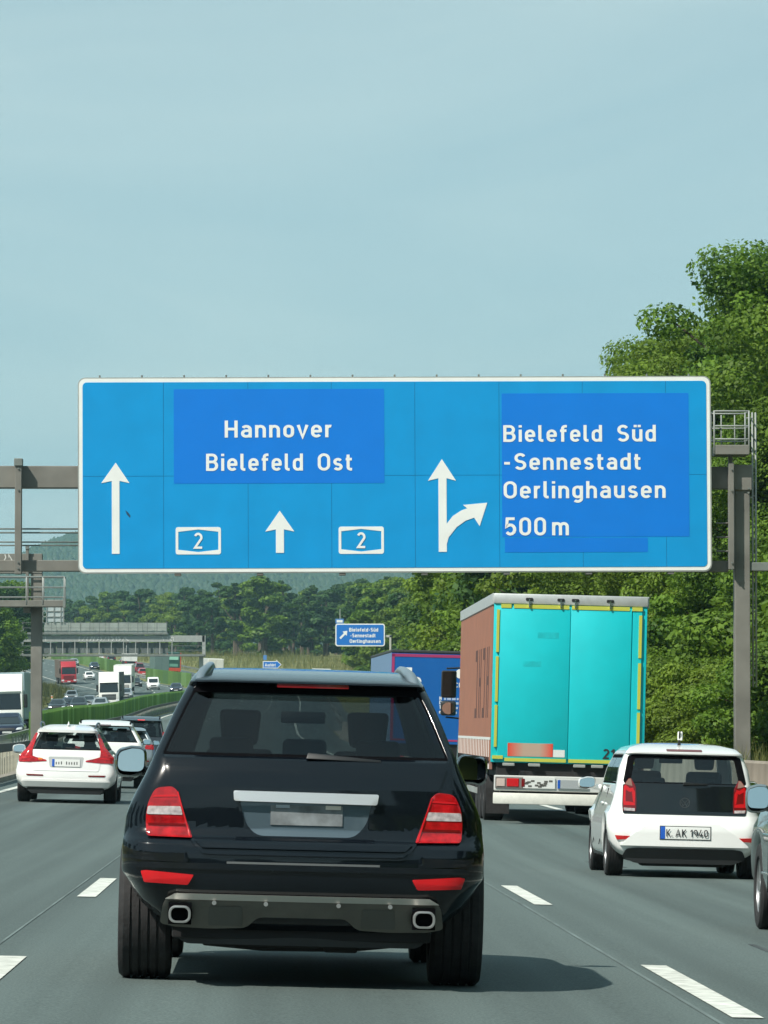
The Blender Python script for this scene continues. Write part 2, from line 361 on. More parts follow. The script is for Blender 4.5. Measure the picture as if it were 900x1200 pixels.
def text_mesh(mb, txt, x0, z0, h, width=None, y=0, track=.17, weight=.145, space=.42):
    """lettering in the x-z plane facing -y, starting at x0 on baseline z0"""
    adv = 0; items = []
    for ch in txt:
        if ch == ' ': adv += space; continue
        g = GL[ch]; items.append((adv, g)); adv += g[0] + track
    adv -= track
    sx = (width/adv) if width else h
    st = 0
    for off, g in items:
        for poly in g[1]:
            st += 1
            L, Q = ribbon(poly, weight); vs = []; fs = []; yy = y - .0006*(st % 3)
            for a, b in zip(L, Q):
                vs += [(x0+(off+a[0])*sx, yy, z0+a[1]*h), (x0+(off+b[0])*sx, yy, z0+b[1]*h)]
            for i in range(len(L)-1): fs.append((2*i, 2*i+1, 2*i+3, 2*i+2))
            mb.add(vs, fs)
    return adv*sx
def text_obj(txt, x0, z0, h, width, y, m, parent, name='lettering', **k):
    mb = MB(); text_mesh(mb, txt, x0, z0, h, width, y, **k)
    me = bpy.data.meshes.new(name); me.from_pydata(mb.v, [], mb.f); me.update()
    return link(name, me, parent, m)

# ------------------------------------------------------------------ ground, carriageways, markings
F = 5900.0
def at(px, py, D):      # a point measured in the photograph, at its real distance along the road
    return Vector(((px-322)/F*D, D, CH-(py-880)/F*D))
DR = list(np.arange(-160, 0, 16)) + list(np.arange(0, 320, 4)) + list(np.arange(320, 1100, 8)) + list(np.arange(1100, 1600, 25)) + [1650,1750,1900,2100]
DFAR = [2400,2800,3200,3600,4000,4400,4800,5200,5600,6000,6400,6800,7200,8000,9000]
def sstep(a, b, v):
    t = np.clip((v-a)/(b-a), 0, 1); return t*t*(3-2*t)
def ridge(X):      # height of the far wooded ridge
    return np.interp(X, [-2500,-900,-360,-327,-300,-271,-250,-234,-200,-120,0,90,300,700,1500,2600],
                        [140,165,182,188,198,212,224,236,247,252,232,222,226,230,180,120])
def terrain(o, D):
    X = Mf(D) + o
    z = Zf(D) + cross(np.clip(o, -18.2, 15.6)) - .02
    wr = 1 - .75*sstep(330, 640, D)
    z = z + np.clip((o-17.5)*.42, 0, 5.0)*wr*(1-sstep(60, 120, o)*.0)
    wl = np.where(D < 1200, 1.0, 0.4)
    z = z + np.clip((-o-20.5)*.26, 0, 4.5)*wl*(.35+.65*sstep(1200, 300, D))
    z = z + 9*sstep(1150, 1900, D)*0.3
    f = sstep(2400, 5900, D)*(1-sstep(6500, 9500, D)*.5)
    z = z + (ridge(X)-40)*f
    return z
def grid_obj(name, os_, ds, fn, m, parent=None):
    vs = []; fs = []
    n = len(os_)
    for D in ds:
        for o in os_:
            vs.append((float(Mf(D))+o, D, float(fn(o, D))))
    for i in range(len(ds)-1):
        for j in range(n-1): fs.append((i*n+j, i*n+j+1, (i+1)*n+j+1, (i+1)*n+j))
    me = bpy.data.meshes.new(name); me.from_pydata(vs, [], fs); finish(me, True, 60)
    return link(name, me, parent, m)
og = [-6000,-4000,-2600,-1800,-1200,-800,-500,-350,-250,-180,-130,-90,-65,-50,-40,-34,-29,-25,-22,-20.5,-19.2,-18.2,-1.5,-.9,-.3,15.5,16.5,17.5,19,21,23.5,26.5,30,36,45,60,85,120,170,250,350,500,800,1200,1800,2600,4000,6000]
tag(grid_obj('ground', og, DR+DFAR, terrain, GROUND), kind='structure')
roadf = lambda o, D: Zf(D)+cross(o)
own = tag(grid_obj('carriageway', [.25,2,5,8.8,12,15.3], DR, lambda o, D: roadf(o, D), ASPH), kind='structure')
opp = tag(grid_obj('oncoming_carriageway', [-18.0,-14,-11,-7,-4,-1.9], DR, lambda o, D: roadf(o, D), ASPH), kind='structure')
exitl = tag(grid_obj('exit_lane', [15.32,17,19.2], [d for d in DR if 380 < d < 860], lambda o, D: roadf(np.clip(o,-18,15.6), D)+.004, ASPH), kind='structure')
def strip(mb, o, w, d0, d1, step=3.0, lift=.005):
    n = max(1, int(math.ceil((d1-d0)/step))); base = len(mb.v)
    vs = []
    for i in range(n+1):
        D = d0+(d1-d0)*i/n; x = float(Mf(D))
        for s_ in (-1, 1):
            oo = o+s_*w/2
            # stay on the piecewise linear sheet
            k = np.searchsorted(DRA, D)-1; k = min(max(k,0), len(DRA)-2); t = (D-DRA[k])/(DRA[k+1]-DRA[k])
            xa, xb = float(Mf(DRA[k])), float(Mf(DRA[k+1])); za, zb_ = float(roadf(oo, DRA[k])), float(roadf(oo, DRA[k+1]))
            vs.append((xa+(xb-xa)*t+oo, D, za+(zb_-za)*t+lift+D*.00002))
    mb.add(vs, [(2*i, 2*i+1, 2*i+3, 2*i+2) for i in range(n)])
DRA = np.array(DR, float)
for o, far in ((5.1, 29.6), (8.92, 30.5)):
    for k in range(-2, 12):
        d1 = far+18*k
        if d1-6 < 4: continue
        mb = MB(); strip(mb, o, .155, d1-6, d1); mb.build('lane_dash', WHITE_LINE, own, smooth=False)
mb = MB()
for o, far in ((5.1, 29.6), (8.92, 30.5)):
    for k in range(12, 60): strip(mb, o, .15, far+18*k-6, far+18*k)
strip(mb, 1.0, .17, -100, 1400); strip(mb, 12.55, .17, -100, 1400)
tag(mb.build('edge_and_far_lines', WHITE_LINE, own, smooth=False), kind='stuff')
mb = MB()
for k in range(0, 75):
    for o in (-7.35, -11.1): strip(mb, o, .15, 18*k, 18*k+6)
strip(mb, -3.4, .17, -100, 1400); strip(mb, -14.9, .17, -100, 1400)
tag(mb.build('oncoming_lines', WHITE_LINE, opp, smooth=False), kind='stuff')
SEAMM = mat('joint_seal', (.115,.15,.145), .8, noise=.3, nscale=.8)
mb = MB(); strip(mb, 8.74, .025, 5, 240, lift=.003); strip(mb, 4.92, .018, 5, 240, lift=.003)
mb.build('joint_seam', SEAMM, own, smooth=False)
TAR = mat('tar_patch', (.05,.06,.06), .7, noise=.2, nscale=2)
for (o, a, b, w) in ((6.9, 33, 33.9, .12), (9.9, 30.0, 34.5, .05), (10.6, 58, 61, .3)):
    mb = MB(); strip(mb, o, w, a, b, lift=.002); mb.build('tar_patch', TAR, own, smooth=False)

def sweep(name, prof, o, d0, d1, step, m, parent, closed=True, zf=None):
    """a constant cross-section (do, dz) run along the motorway"""
    n = int(math.ceil((d1-d0)/step)); vs = []; fs = []; k = len(prof)
    for i in range(n+1):
        D = d0+(d1-d0)*i/n; x = float(Mf(D)); z = float(Zf(D)+cross(np.clip(o,-18,15.6))) if zf is None else zf(D)
        for (a, b) in prof: vs.append((x+o+a, D, z+b))
    for i in range(n):
        for j in range(k if closed else k-1):
            fs.append((i*k+j, i*k+(j+1)%k, (i+1)*k+(j+1)%k, (i+1)*k+j))
    if closed: fs += [tuple(range(k))[::-1], tuple(n*k+j for j in range(k))]
    me = bpy.data.meshes.new(name); me.from_pydata(vs, [], fs)
    bm = bmesh.new(); bm.from_mesh(me); bmesh.ops.recalc_face_normals(bm, faces=bm.faces); bm.to_mesh(me); bm.free(); finish(me, True, 30)
    return link(name, me, parent, m)

# ------------------------------------------------------------------ guard rails
def wprof(s): # W beam, s = side it faces
    f = [(0,.45),(.05,.48),(.05,.54),(0,.585),(0,.615),(.05,.66),(.05,.72),(0,.75),(-.012,.75),(-.012,.45)]
    return [(a*s, b) for a, b in f]
LITPOST = mat('sunlit_post', (.50,.48,.38), .6, noise=.1)  # paler warm tone paints the posts as sunlit
SHADERAIL = mat('shaded_rail', (.06,.065,.06), .6, noise=.15)  # dark tone paints the rail side turned away from the sun
def guardrail(o, d0, d1, side, label, n0=None, n1=None, extra=False, m=GALV):
    t = empty('guardrail', (float(Mf(d0))+o, d0, gz(float(Mf(d0))+o, d0)), label=label, cat='guardrail')
    inv = Matrix.Translation(-t.location)
    def par(ob):
        ob.parent = t; ob.matrix_parent_inverse = inv
    par(sweep('rail', wprof(side) if not extra else [(-.05,.70),(.05,.70),(.05,.92),(-.05,.92)], o, d0, d1, 6, m if extra != True else SHADERAIL, None))
    pm = (MB().box(-.06,.06,-.03,.03,-.05,.80) if not extra else MB().box(-.013,.013,-.06,.06,-.05,.72)).mesh('post', .004, 1)
    n0 = n0 if n0 is not None else d0; n1 = n1 if n1 is not None else d0
    d = n0
    while d < n1:
        x = float(Mf(d))+o-.09*side
        p = link('post', pm, None, m if not extra else LITPOST); p.location = (x, d, gz(x, d)); par(p); d += 1.0 if not extra else 1.4
    mb = MB(); d = d0
    while d < d1:
        if not (n0 <= d < n1):
            x = float(Mf(d))+o-.09*side; z = gz(x, d); mb.box(x-.05, x+.05, d-.03, d+.03, z-.05, z+.8)
        d += 4.0
    if mb.v:
        pp = mb.build('far_posts', m, None, smooth=False); par(pp); tag(pp, kind='stuff')
    return t
guardrail(-.05, 60, 700, 1, 'grey median guardrail on short posts beside the left lane', 110, 175, True)
guardrail(-2.0, 60, 700, -1, 'grey guardrail on the oncoming side of the median', 140, 215, 2, GALV)
guardrail(-.1, 702, 1300, 1, 'distant guardrail along the median beyond the far gantry')
guardrail(16.2, 402, 980, -1, 'guardrail behind the hard shoulder near the exit', m=GALV_D)
tag(grid_obj('median_shade_strip', [-1.85,-1,-.2], [d for d in DR if 60 < d < 700], lambda o, D: roadf(o, D)+.015, mat('median_shade', (.06,.058,.045), .95, noise=.3, nscale=3)), kind='structure')  # dark strip painting the shade on the median ground under the rails
# kerb below the median
kb = sweep('median_kerb', [(-.15,-.02),(.12,-.02),(.10,.11),(-.15,.12)], .1, 60, 330, 6, CONC, None); tag(kb, kind='structure')

# concrete barrier on the right, in cast segments
cb = empty('concrete_barrier', (8.7, 40, gz(8.7, 40)), label='tan concrete barrier wall behind the right hard shoulder', cat='barrier')
cinv = Matrix.Translation(-cb.location)
cprof = [(-.30,-.05),(-.30,.10),(-.13,.42),(-.09,1.08),(-.05,1.12),(.09,1.12),(.13,1.08),(.25,-.05)]
d = 36.0
while d < 330:
    s_ = sweep('segment', cprof, 15.35, d, d+3.97, 2, CONC, None); s_.parent = cb; s_.matrix_parent_inverse = cinv; d += 4.0
# narrow gutter
tag(grid_obj('gutter', [15.42,16.4], [d for d in DR if -40 < d < 900], lambda o, D: roadf(np.clip(o,-18,15.6), D)-.005, CONC), kind='structure')

# green noise barrier in the median
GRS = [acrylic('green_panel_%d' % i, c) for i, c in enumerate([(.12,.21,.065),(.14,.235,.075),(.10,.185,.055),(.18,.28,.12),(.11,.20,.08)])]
def noise_wall(d0, d1, step, h, label):
    t = empty('noise_barrier', (float(Mf(d0))-1.0, d0, gz(float(Mf(d0))-1.0, d0)), label=label, cat='noise barrier')
    pme = MB().box(-.07,.07,-.06,.06,-.1,h+.06).mesh('post', 0, 1)
    cap = None; d = d0; i = 0
    while d < d1-.1:
        e = min(d+step, d1); xa, xb = float(Mf(d))-1.0, float(Mf(e))-1.0; za, zb_ = gz(xa, d), gz(xb, e)
        ang = math.atan2(xb-xa, e-d); L = math.hypot(xb-xa, e-d)
        mb = MB(); nr = max(4, int(L/.25)); w = L/nr          # ribbed boards
        for k in range(nr):
            y0 = k*w; dz = (zb_-za)*(y0/L); q = .035 if k % 2 else 0.0
            z1 = h+random.uniform(-.02,.02)
            lo = [(-.05-q,y0,dz-.05),(.05+q,y0,dz-.05),(.05+q,y0+w,dz-.05),(-.05-q,y0+w,dz-.05)]
            mb.hexa(lo, [(x,y,z+z1) for x,y,z in lo])
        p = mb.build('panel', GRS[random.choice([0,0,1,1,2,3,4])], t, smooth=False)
        p.location = Vector((xa, d, za))-t.location; p.rotation_euler = (0,0,-ang)
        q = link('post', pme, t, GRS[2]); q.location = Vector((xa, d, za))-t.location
        d = e; i += 1
    return t
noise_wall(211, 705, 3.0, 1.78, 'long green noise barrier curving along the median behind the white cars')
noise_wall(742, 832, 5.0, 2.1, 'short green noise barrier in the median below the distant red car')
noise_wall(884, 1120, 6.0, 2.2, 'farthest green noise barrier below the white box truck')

# ------------------------------------------------------------------ flat plates
def plate(name, outline, y0, y1, m, parent, holes=(), bevel=0):
    """polygon in x-z, from y0 (front) back to y1"""
    loops = [[Vector((a, b, 0)) for a, b in outline]] + [[Vector((a, b, 0)) for a, b in h] for h in holes]
    tris = tessellate_polygon(loops); pts = [p for l_ in loops for p in l_]
    bm = bmesh.new(); vs = [bm.verts.new((p.x, y0, p.y)) for p in pts]
    for t in tris:
        try: bm.faces.new([vs[i] for i in t])
        except ValueError: pass
    bmesh.ops.recalc_face_normals(bm, faces=bm.faces)
    for f in bm.faces:
        pass
    if bm.faces and sum(f.normal.y for f in bm.faces) > 0: bmesh.ops.reverse_faces(bm, faces=bm.faces)
    if y1 != y0:
        be = [e for e in bm.edges if e.is_boundary]
        r = bmesh.ops.extrude_edge_only(bm, edges=be)
        for v in [g for g in r['geom'] if isinstance(g, bmesh.types.BMVert)]: v.co.y = y1
    me = bpy.data.meshes.new(name); bm.to_mesh(me); bm.free(); finish(me, True, 30)
    return link(name, me, parent, m)
def rrect(x0, x1, z0, z1, r, n=5):
    if not isinstance(r, (tuple, list)): r = (r,)*4       # bl, br, tr, tl
    p = []
    for (cx, cz, a, q) in ((x0+r[0], z0+r[0], 180, r[0]), (x1-r[1], z0+r[1], 270, r[1]), (x1-r[2], z1-r[2], 0, r[2]), (x0+r[3], z1-r[3], 90, r[3])):
        p += arc(cx, cz, q, q, a, a+90, n) if q > 0 else [(cx, cz)]
    return p

# ------------------------------------------------------------------ overhead direction sign
SD = 107.0; sc_ = F/SD
c0 = at(463.5, 670, SD)
sign = empty('direction_sign', c0, (0, R(-.25), 0), 'large blue overhead sign with white arrows and town names', 'road sign')
def sx(px): return (px-463.5)/sc_
def sz(py): return (670-py)/sc_
HW = (835-93)/2/sc_; HH = (670-442)/sc_
plate('rim', rrect(-HW-.015, HW+.015, -.02, HH+.02, .16), -.02, .06, GALV, sign)
plate('border', rrect(-HW+.01, HW-.01, .005, HH-.005, .14), -.028, -.01, SIGN_WHITE, sign)
bx0, bx1, bz0, bz1 = -HW+.085, HW-.085, .085, HH-.085
plate('seam_sheet', rrect(bx0, bx1, bz0, bz1, .09), -.031, -.02, mat('seam_blue', (.003,.09,.24), .6), sign)
xs = [bx0] + [sx(v) for v in (192,291,389,487,586,684,782)] + [bx1]; zs = [bz0, sz(557), bz1]
for i in range(8):
    for j in range(2):
        r = [.0]*4
        if i == 0: r[0 if j == 0 else 3] = .09
        if i == 7: r[1 if j == 0 else 2] = .09
        a = .004
        plate('sign_panel', rrect(xs[i]+(a if i else 0), xs[i+1]-(a if i < 7 else 0), zs[j]+(a if j else 0), zs[j+1]-(0 if j else a), r), -.036, -.025, SIGN_BLUE, sign)
for k, (a, b, c, d) in enumerate(((204,451,566,455), (589,809,630,461), (592,760,648,631))):
    p = plate('overlay_patch', rrect(sx(a), sx(b), sz(c), sz(d), .01), -.040, -.034, SIGN_PATCH, sign)
YT = -.046
for txt, a, b, base, top in (('Hannover',264,389,512,492), ('Bielefeld  Ost',242,413,551,531), ('Bielefeld  Süd',591,770,518,498.5),
                             ('-Sennestadt',591,752,551,531.5), ('Oerlinghausen',591,781,584.5,564.5), ('500 m',592,667,628,607)):
    text_obj(txt, sx(a), sz(base), (base-top)/sc_, (b-a)/sc_, YT, SIGN_WHITE, sign, space=.30 if txt[0] != '5' else .14, weight=.155)
def arrowhead(tip, base_y, x0, x1, bow=2.5):
    return [(sx(tip[0]), sz(tip[1])), (sx(x1), sz(base_y)), (sx(tip[0]), sz(base_y-bow)), (sx(x0), sz(base_y))]
for tip, by, x0, x1, s0, s1, bot in (((136,541),565,119,152,131.3,140.3,648), ((328,598),622.5,311,345,323.4,332.8,647.5)):
    ol = [(sx(tip[0]), sz(tip[1])), (sx(x1), sz(by)), (sx(s1), sz(by-2.5)), (sx(s1), sz(bot)), (sx(s0), sz(bot)), (sx(s0), sz(by-2.5)), (sx(x0), sz(by))]
    plate('arrow', ol, -.045, -.034, SIGN_WHITE, sign)
ol = [(518.5,538),(535,563.5),(523.8,560.5),(523.8,614),(531,605),(541,598.5),(548,596),(543,592),(571.5,589.5),(562.5,617),(556,607),(546,610.5),(535.5,618),(526,630),(523.8,638),(523.8,647),(514.3,647),(514.3,560.5),(502,563.5)]
plate('arrow', [(sx(a), sz(b)) for a, b in ol], -.045, -.034, SIGN_WHITE, sign)
for a in (206, 397):
    x0, x1, z0, z1 = sx(a), sx(a+53), sz(649), sz(617)
    t = .055
    cx_ = (x0+x1)/2
    hexo = [(x0+t, z0+t*1.8), (cx_, z0+t*.9), (x1-t, z0+t*1.8), (x1-t, z1-t*1.8), (cx_, z1-t*.9), (x0+t, z1-t*1.8)]
    plate('shield', rrect(x0, x1, z0, z1, .05), -.043, -.034, SIGN_WHITE, sign, holes=[hexo[::-1]])
    text_obj('2', cx_-.095, (z0+z1)/2-.17, .34, None, YT, SIGN_WHITE, sign)
stain = plate('bird_mark', [(sx(147),sz(597)),(sx(150),sz(599)),(sx(153),sz(603)),(sx(152.5),sz(606)),(sx(149),sz(602))], -.041, -.038, mat('smudge', (.01,.05,.11), .8), sign)
for i in range(15):      # clamp heads above and below the sign
    x = -HW+.45+i*(2*HW-.9)/14
    MB().tube([(x,.02,HH+.01),(x,.02,HH+.07)], .022, 6).build('bolt', GALV_D, sign)
for i in range(7):
    x = -HW+2.1+i*1.75
    MB().box(x-.07, x+.07, -.005, .2, -.075, -.02).build('clamp', STEEL, sign, .01, 1)

# ------------------------------------------------------------------ gantry carrying the sign
g1 = empty('sign_gantry', (10.05, SD+.5, gz(10.05, SD)), label='grey steel gantry spanning the carriageway and carrying the large sign', cat='gantry')
gi = Matrix.Translation(-g1.location)
def gpart(root, mb, name, m=STEEL, bevel=.012):
    o = mb.build(name, m, root, bevel, 1); o.matrix_parent_inverse = Matrix.Translation(-root.location); return o
def pbox(px0, px1, py0, py1, D, d0, d1):
    a = at(px0, py1, D); b = at(px1, py0, D); return MB().box(a.x, b.x, D+d0, D+d1, a.z, b.z)
XL = -7.2
a = at(0, 577, SD); b = at(0, 547, SD)
gpart(g1, MB().box(XL-.9, (863.5-322)/sc_, SD+.38, SD+.85, CH+(880-572)/sc_+.02, CH+(880-545)/sc_), 'upper_beam')
gpart(g1, MB().box(XL-.9, (857-322)/sc_, SD+.42, SD+.78, CH+(880-669)/sc_, CH+(880-656)/sc_), 'lower_beam')
pr = at(873, 0, SD)
zg = gz(pr.x, SD)-.2
gpart(g1, MB().box(pr.x-.165, pr.x+.165, SD+.35, SD+.75, zg, CH+(880-572)/sc_), 'post')
gpart(g1, MB().box(pr.x-.185, pr.x+.205, SD+.30, SD+.80, CH+(880-573)/sc_, CH+(880-543)/sc_), 'post_head')
gpart(g1, MB().box(pr.x-.36, pr.x+.36, SD+.2, SD+.95, zg-.3, gz(pr.x, SD)+.25), 'footing', CONC)
gpart(g1, MB().box(XL-.18, XL+.18, SD+.35, SD+.80, gz(XL, SD)-.2, CH+(880-541)/sc_), 'post')
for px0, px1, y0, y1 in ((856,862.5,541,667), (17,25,541,673)):
    gpart(g1, pbox(px0, px1, y0, y1, SD, .12, .36), 'bracket')
gpart(g1, pbox(16, 26, 537, 546, SD, .08, .4), 'bracket_cap', GALV_D)
for px in (190, 290, 390, 490, 590, 690, 782):
    gpart(g1, pbox(px-3.5, px+3.5, 545, 668, SD, .10, .37), 'bracket')
for py in (612, 628.5, 645):      # cross bars between sign and post
    z = CH+(880-py)/sc_
    gpart(g1, MB().tube([((842-322)/sc_, SD+.3, z), ((857-322)/sc_, SD+.3, z)], .022, 6), 'rung')
for py, r in ((619,.02),(623.5,.02),(634.5,.018),(638.5,.018)):
    z = CH+(880-py)/sc_
    gpart(g1, MB().tube([(XL-.7, SD+.5, z), ((100-322)/sc_, SD+.5, z)], r, 6), 'cable_rail', GALV_D)
for px in (873,):
    for dx_ in (-.13, .13):
        for zz in (571, 576):
            x = pr.x+dx_; z = CH+(880-zz)/sc_; gpart(g1, MB().tube([(x, SD+.27, z), (x, SD+.33, z)], .022, 6), 'bolt', GALV_D, 0)
for px in (21, 859.5):
    for py in (549, 574, 659, 666):
        x = (px-322)/sc_; z = CH+(880-py)/sc_; gpart(g1, MB().tube([(x, SD+.09, z), (x, SD+.13, z)], .022, 6), 'bolt', GALV_D, 0)
# service cage on the right
gpart(g1, pbox(840, 880, 520.5, 532, SD, .0, .9), 'cage_floor', STEEL)
gpart(g1, pbox(857, 862, 532, 546, SD, .35, .5), 'cage_support')
for px in (838.5, 879.5):
    for dy in (.02, .88):
        x = (px-322)/sc_; gpart(g1, MB().tube([(x, SD+dy, CH+(880-531)/sc_), (x, SD+dy, CH+(880-480)/sc_)], .022, 6), 'cage_post', GALV)
for px, dy in ((851,.88), (867,.88), (875,.02)):
    x = (px-322)/sc_; gpart(g1, MB().tube([(x, SD+dy, CH+(880-531)/sc_), (x, SD+dy, CH+(880-482)/sc_)], .016, 6), 'cage_post', GALV)
for py in (480.5, 498, 513.5):
    z = CH+(880-py)/sc_
    for dy in (.02, .88): gpart(g1, MB().tube([((838.5-322)/sc_, SD+dy, z), ((879.5-322)/sc_, SD+dy, z)], .018, 6), 'cage_rail', GALV)
    for px in (838.5, 879.5):
        x = (px-322)/sc_; gpart(g1, MB().tube([(x, SD+.02, z), (x, SD+.88, z)], .018, 6), 'cage_rail', GALV)
for px in (886.2, 890):      # access ladder
    x = (px-322)/sc_; gpart(g1, MB().tube([(x, SD+.55, CH+(880-805)/sc_), (x, SD+.55, CH+(880-480)/sc_)], .024, 6), 'ladder_rail', GALV)
mb = MB()
for k in range(19):
    z = CH+(880-800+k*17)/sc_; mb.tube([((886.2-322)/sc_, SD+.55, z), ((890-322)/sc_, SD+.55, z)], .012, 5)
gpart(g1, mb, 'ladder_rungs', GALV, 0)
for py in (487, 581, 689, 791):
    z = CH+(880-py)/sc_; gpart(g1, MB().tube([((879-322)/sc_, SD+.5, z), ((887-322)/sc_, SD+.55, z)], .02, 6), 'ladder_stay', GALV)
gpart(g1, pbox(882, 930, 658, 668, SD, .4, .7), 'outer_arm', GALV_D)

# ------------------------------------------------------------------ second gantry (oncoming side, left)
D2 = 155.0; s2 = F/D2
g2 = empty('sign_gantry', (at(43.5,0,D2).x, D2, gz(at(43.5,0,D2).x, D2)), label='steel gantry post with railed walkway at the left edge', cat='gantry')
def b2(px0, px1, py0, py1, d0=-.17, d1=.17): return pbox(px0, px1, py0, py1, D2, d0, d1)
gpart(g2, MB().box(at(37,0,D2).x, at(50,0,D2).x, D2-.2, D2+.2, g2.location.z-.2, CH+(880-672)/s2), 'post')
gpart(g2, b2(-560, 50, 649.5, 672.5, -.22, .24), 'upper_beam')
gpart(g2, b2(-560, 76, 705, 712.5, -.95, -.25), 'walkway')
gpart(g2, b2(31, 34.6, 641, 719, -.34, -.24), 'bracket')
gpart(g2, b2(30.5, 35, 640, 645, -.36, -.2), 'bracket_cap', GALV_D)
gpart(g2, b2(28.5, 37, 712.5, 719, -.5, -.22), 'bracket_foot')
for py in (677.5, 689.5, 701):
    z = CH+(880-py)/s2
    for dy in (-.95, -.27): gpart(g2, MB().tube([(at(-500,0,D2).x, D2+dy, z), (at(77,0,D2).x, D2+dy, z)], .026 if py < 680 else .018, 6), 'hand_rail', GALV)
    gpart(g2, MB().tube([(at(77,0,D2).x, D2-.95, z), (at(77,0,D2).x, D2-.27, z)], .02, 6), 'hand_rail', GALV)
for px in (77, 52, 33, -8, -50, -92):
    for dy in (-.95, -.27):
        x = at(px,0,D2).x; gpart(g2, MB().tube([(x, D2+dy, CH+(880-710)/s2), (x, D2+dy, CH+(880-677)/s2)], .024, 6), 'rail_post', GALV)
gpart(g2, b2(75.5, 79, 701, 714, -1.0, -.9), 'end_plate', GALV_D)
GRAF = mat('graffiti', (.62,.62,.58), .8)
def scribble(px0, px1, py0, py1, D, y, parent, w, seed):
    r = random.Random(seed); mb = MB(); a = at(px0, py1, D); b = at(px1, py0, D); x = a.x
    while x < b.x:
        pts = [(x+r.uniform(0,1)*(b.z-a.z)*.8, a.z+(b.z-a.z)*t) for t in (.05,.5,.95)]
        r.shuffle(pts); L, Q = ribbon(pts, w); vs = []
        for p, q in zip(L, Q): vs += [(p[0], y, p[1]), (q[0], y, q[1])]
        mb.add(vs, [(2*i,2*i+1,2*i+3,2*i+2) for i in range(len(L)-1)]); x += (b.z-a.z)*.85
    o = mb.build('graffiti', GRAF, parent, smooth=False); o.matrix_parent_inverse = Matrix.Translation(-parent.location)
scribble(4, 18, 650, 658, D2, D2-.225, g2, .03, 3)

# ------------------------------------------------------------------ far gantry seen from behind
D3 = 655.0; s3 = F/D3
g3 = empty('sign_gantry', (at(236,0,D3).x, D3, gz(at(236,0,D3).x, D3)), label='distant gantry over the oncoming lanes with the backs of its sign boards', cat='gantry')
def b3(px0, px1, py0, py1, d0=0, d1=.5): return pbox(px0, px1, py0, py1, D3, d0, d1)
zr = CH+(880-769)/s3
gpart(g3, MB().box(at(233.5,0,D3).x, at(238.5,0,D3).x, D3, D3+.5, g3.location.z-.2, zr), 'post', mat('pale_steel', (.42,.43,.38), .6))
xl3 = at(27,0,D3).x
gpart(g3, MB().box(xl3-.25, xl3+.12, D3, D3+.5, gz(xl3, D3)-.2, CH+(880-737)/s3), 'post', GALV)
gpart(g3, b3(26, 240, 745, 752.5), 'upper_beam', GALV)
gpart(g3, b3(16, 240, 767, 769.5, -1.0, 1.2), 'walkway', GALV_D)
gpart(g3, b3(240-3, 241, 745, 770), 'end_frame', GALV)
gpart(g3, b3(25, 197, 741.5, 744, -.4, .5), 'upper_walkway', GALV_D)
rg = random.Random(5)
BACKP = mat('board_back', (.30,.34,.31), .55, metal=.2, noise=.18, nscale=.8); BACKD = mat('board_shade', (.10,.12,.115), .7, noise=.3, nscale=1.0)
for k in range(10):
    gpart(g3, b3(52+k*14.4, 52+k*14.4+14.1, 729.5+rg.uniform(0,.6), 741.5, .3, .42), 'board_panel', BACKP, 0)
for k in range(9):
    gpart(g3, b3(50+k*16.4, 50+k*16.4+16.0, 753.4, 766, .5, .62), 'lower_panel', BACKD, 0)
for k in range(16):
    px = 27+k*11.2
    gpart(g3, b3(px, px+.8, 729, 742, -.42, -.36), 'rail_post', GALV_D, 0)
for k in range(12):
    px = 45+k*14.2
    gpart(g3, b3(px, px+1.0, 752, 768, -.1, .1), 'stiffener', GALV, 0)
for py in (730, 736):
    gpart(g3, b3(25, 197, py, py+.5, -.42, -.36), 'hand_rail', GALV_D, 0)
for py in (757, 762):
    gpart(g3, b3(16, 50, py, py+.5, -.9, -.84), 'hand_rail', GALV_D, 0); gpart(g3, b3(197, 240, py, py+.5, -.9, -.84), 'hand_rail', GALV_D, 0)
for px in (50, 54.5, 63, 71, 74.5): gpart(g3, b3(px, px+.9, 703, 730, .1, .2), 'lattice_bar', GALV, 0)
for py in (703, 709.5, 716, 722.5): gpart(g3, b3(50, 75.4, py, py+.9, .1, .2), 'lattice_bar', GALV, 0)
gpart(g3, b3(55.5, 74, 711, 729, .22, .3), 'display_back', mat('pale_panel', (.40,.46,.46), .5), 0)
scribble(42, 52, 746, 751.5, D3, D3-.02, g3, .13, 8); scribble(92, 150, 746.5, 751.5, D3, D3-.02, g3, .13, 4); scribble(190, 205, 746.5, 751.5, D3, D3-.02, g3, .10, 9)

# ------------------------------------------------------------------ exit sign and exit arrow
D4 = 607.0; s4 = F/D4
c = at(422, 757.5, D4)
ex = empty('exit_sign', c, label='small blue exit sign with diagonal arrow on a cantilever pole by the trees', cat='road sign')
def ox(px): return (px-422)/s4
def oz(py): return (757.5-py)/s4
plate('border', rrect(ox(393), ox(451), 0, oz(731), .28), -.06, .06, SIGN_WHITE, ex)
plate('face', rrect(ox(394.3), ox(449.7), .14, oz(732.3), .18), -.075, -.03, mat('exit_blue', (.004,.15,.52), .5), ex)
for txt, a, b, base in (('Bielefeld-Süd', 409.3, 443, 740.3), ('-Sennestadt', 410.5, 440, 747), ('Oerlinghausen', 409.8, 446, 753.6)):
    text_obj(txt, ox(a), oz(base), 4.3/s4, (b-a)/s4, -.085, SIGN_WHITE, ex, weight=.19)
plate('arrow', [(ox(a), oz(b)) for a, b in ((407,739.3),(406.3,745.3),(404.6,743.7),(399.3,749.2),(397.7,747.5),(403,742),(401.3,740.3))], -.085, -.07, SIGN_WHITE, ex)
zgx = gz(at(458,0,D4).x, D4)-1
px_ = ox(457.5)
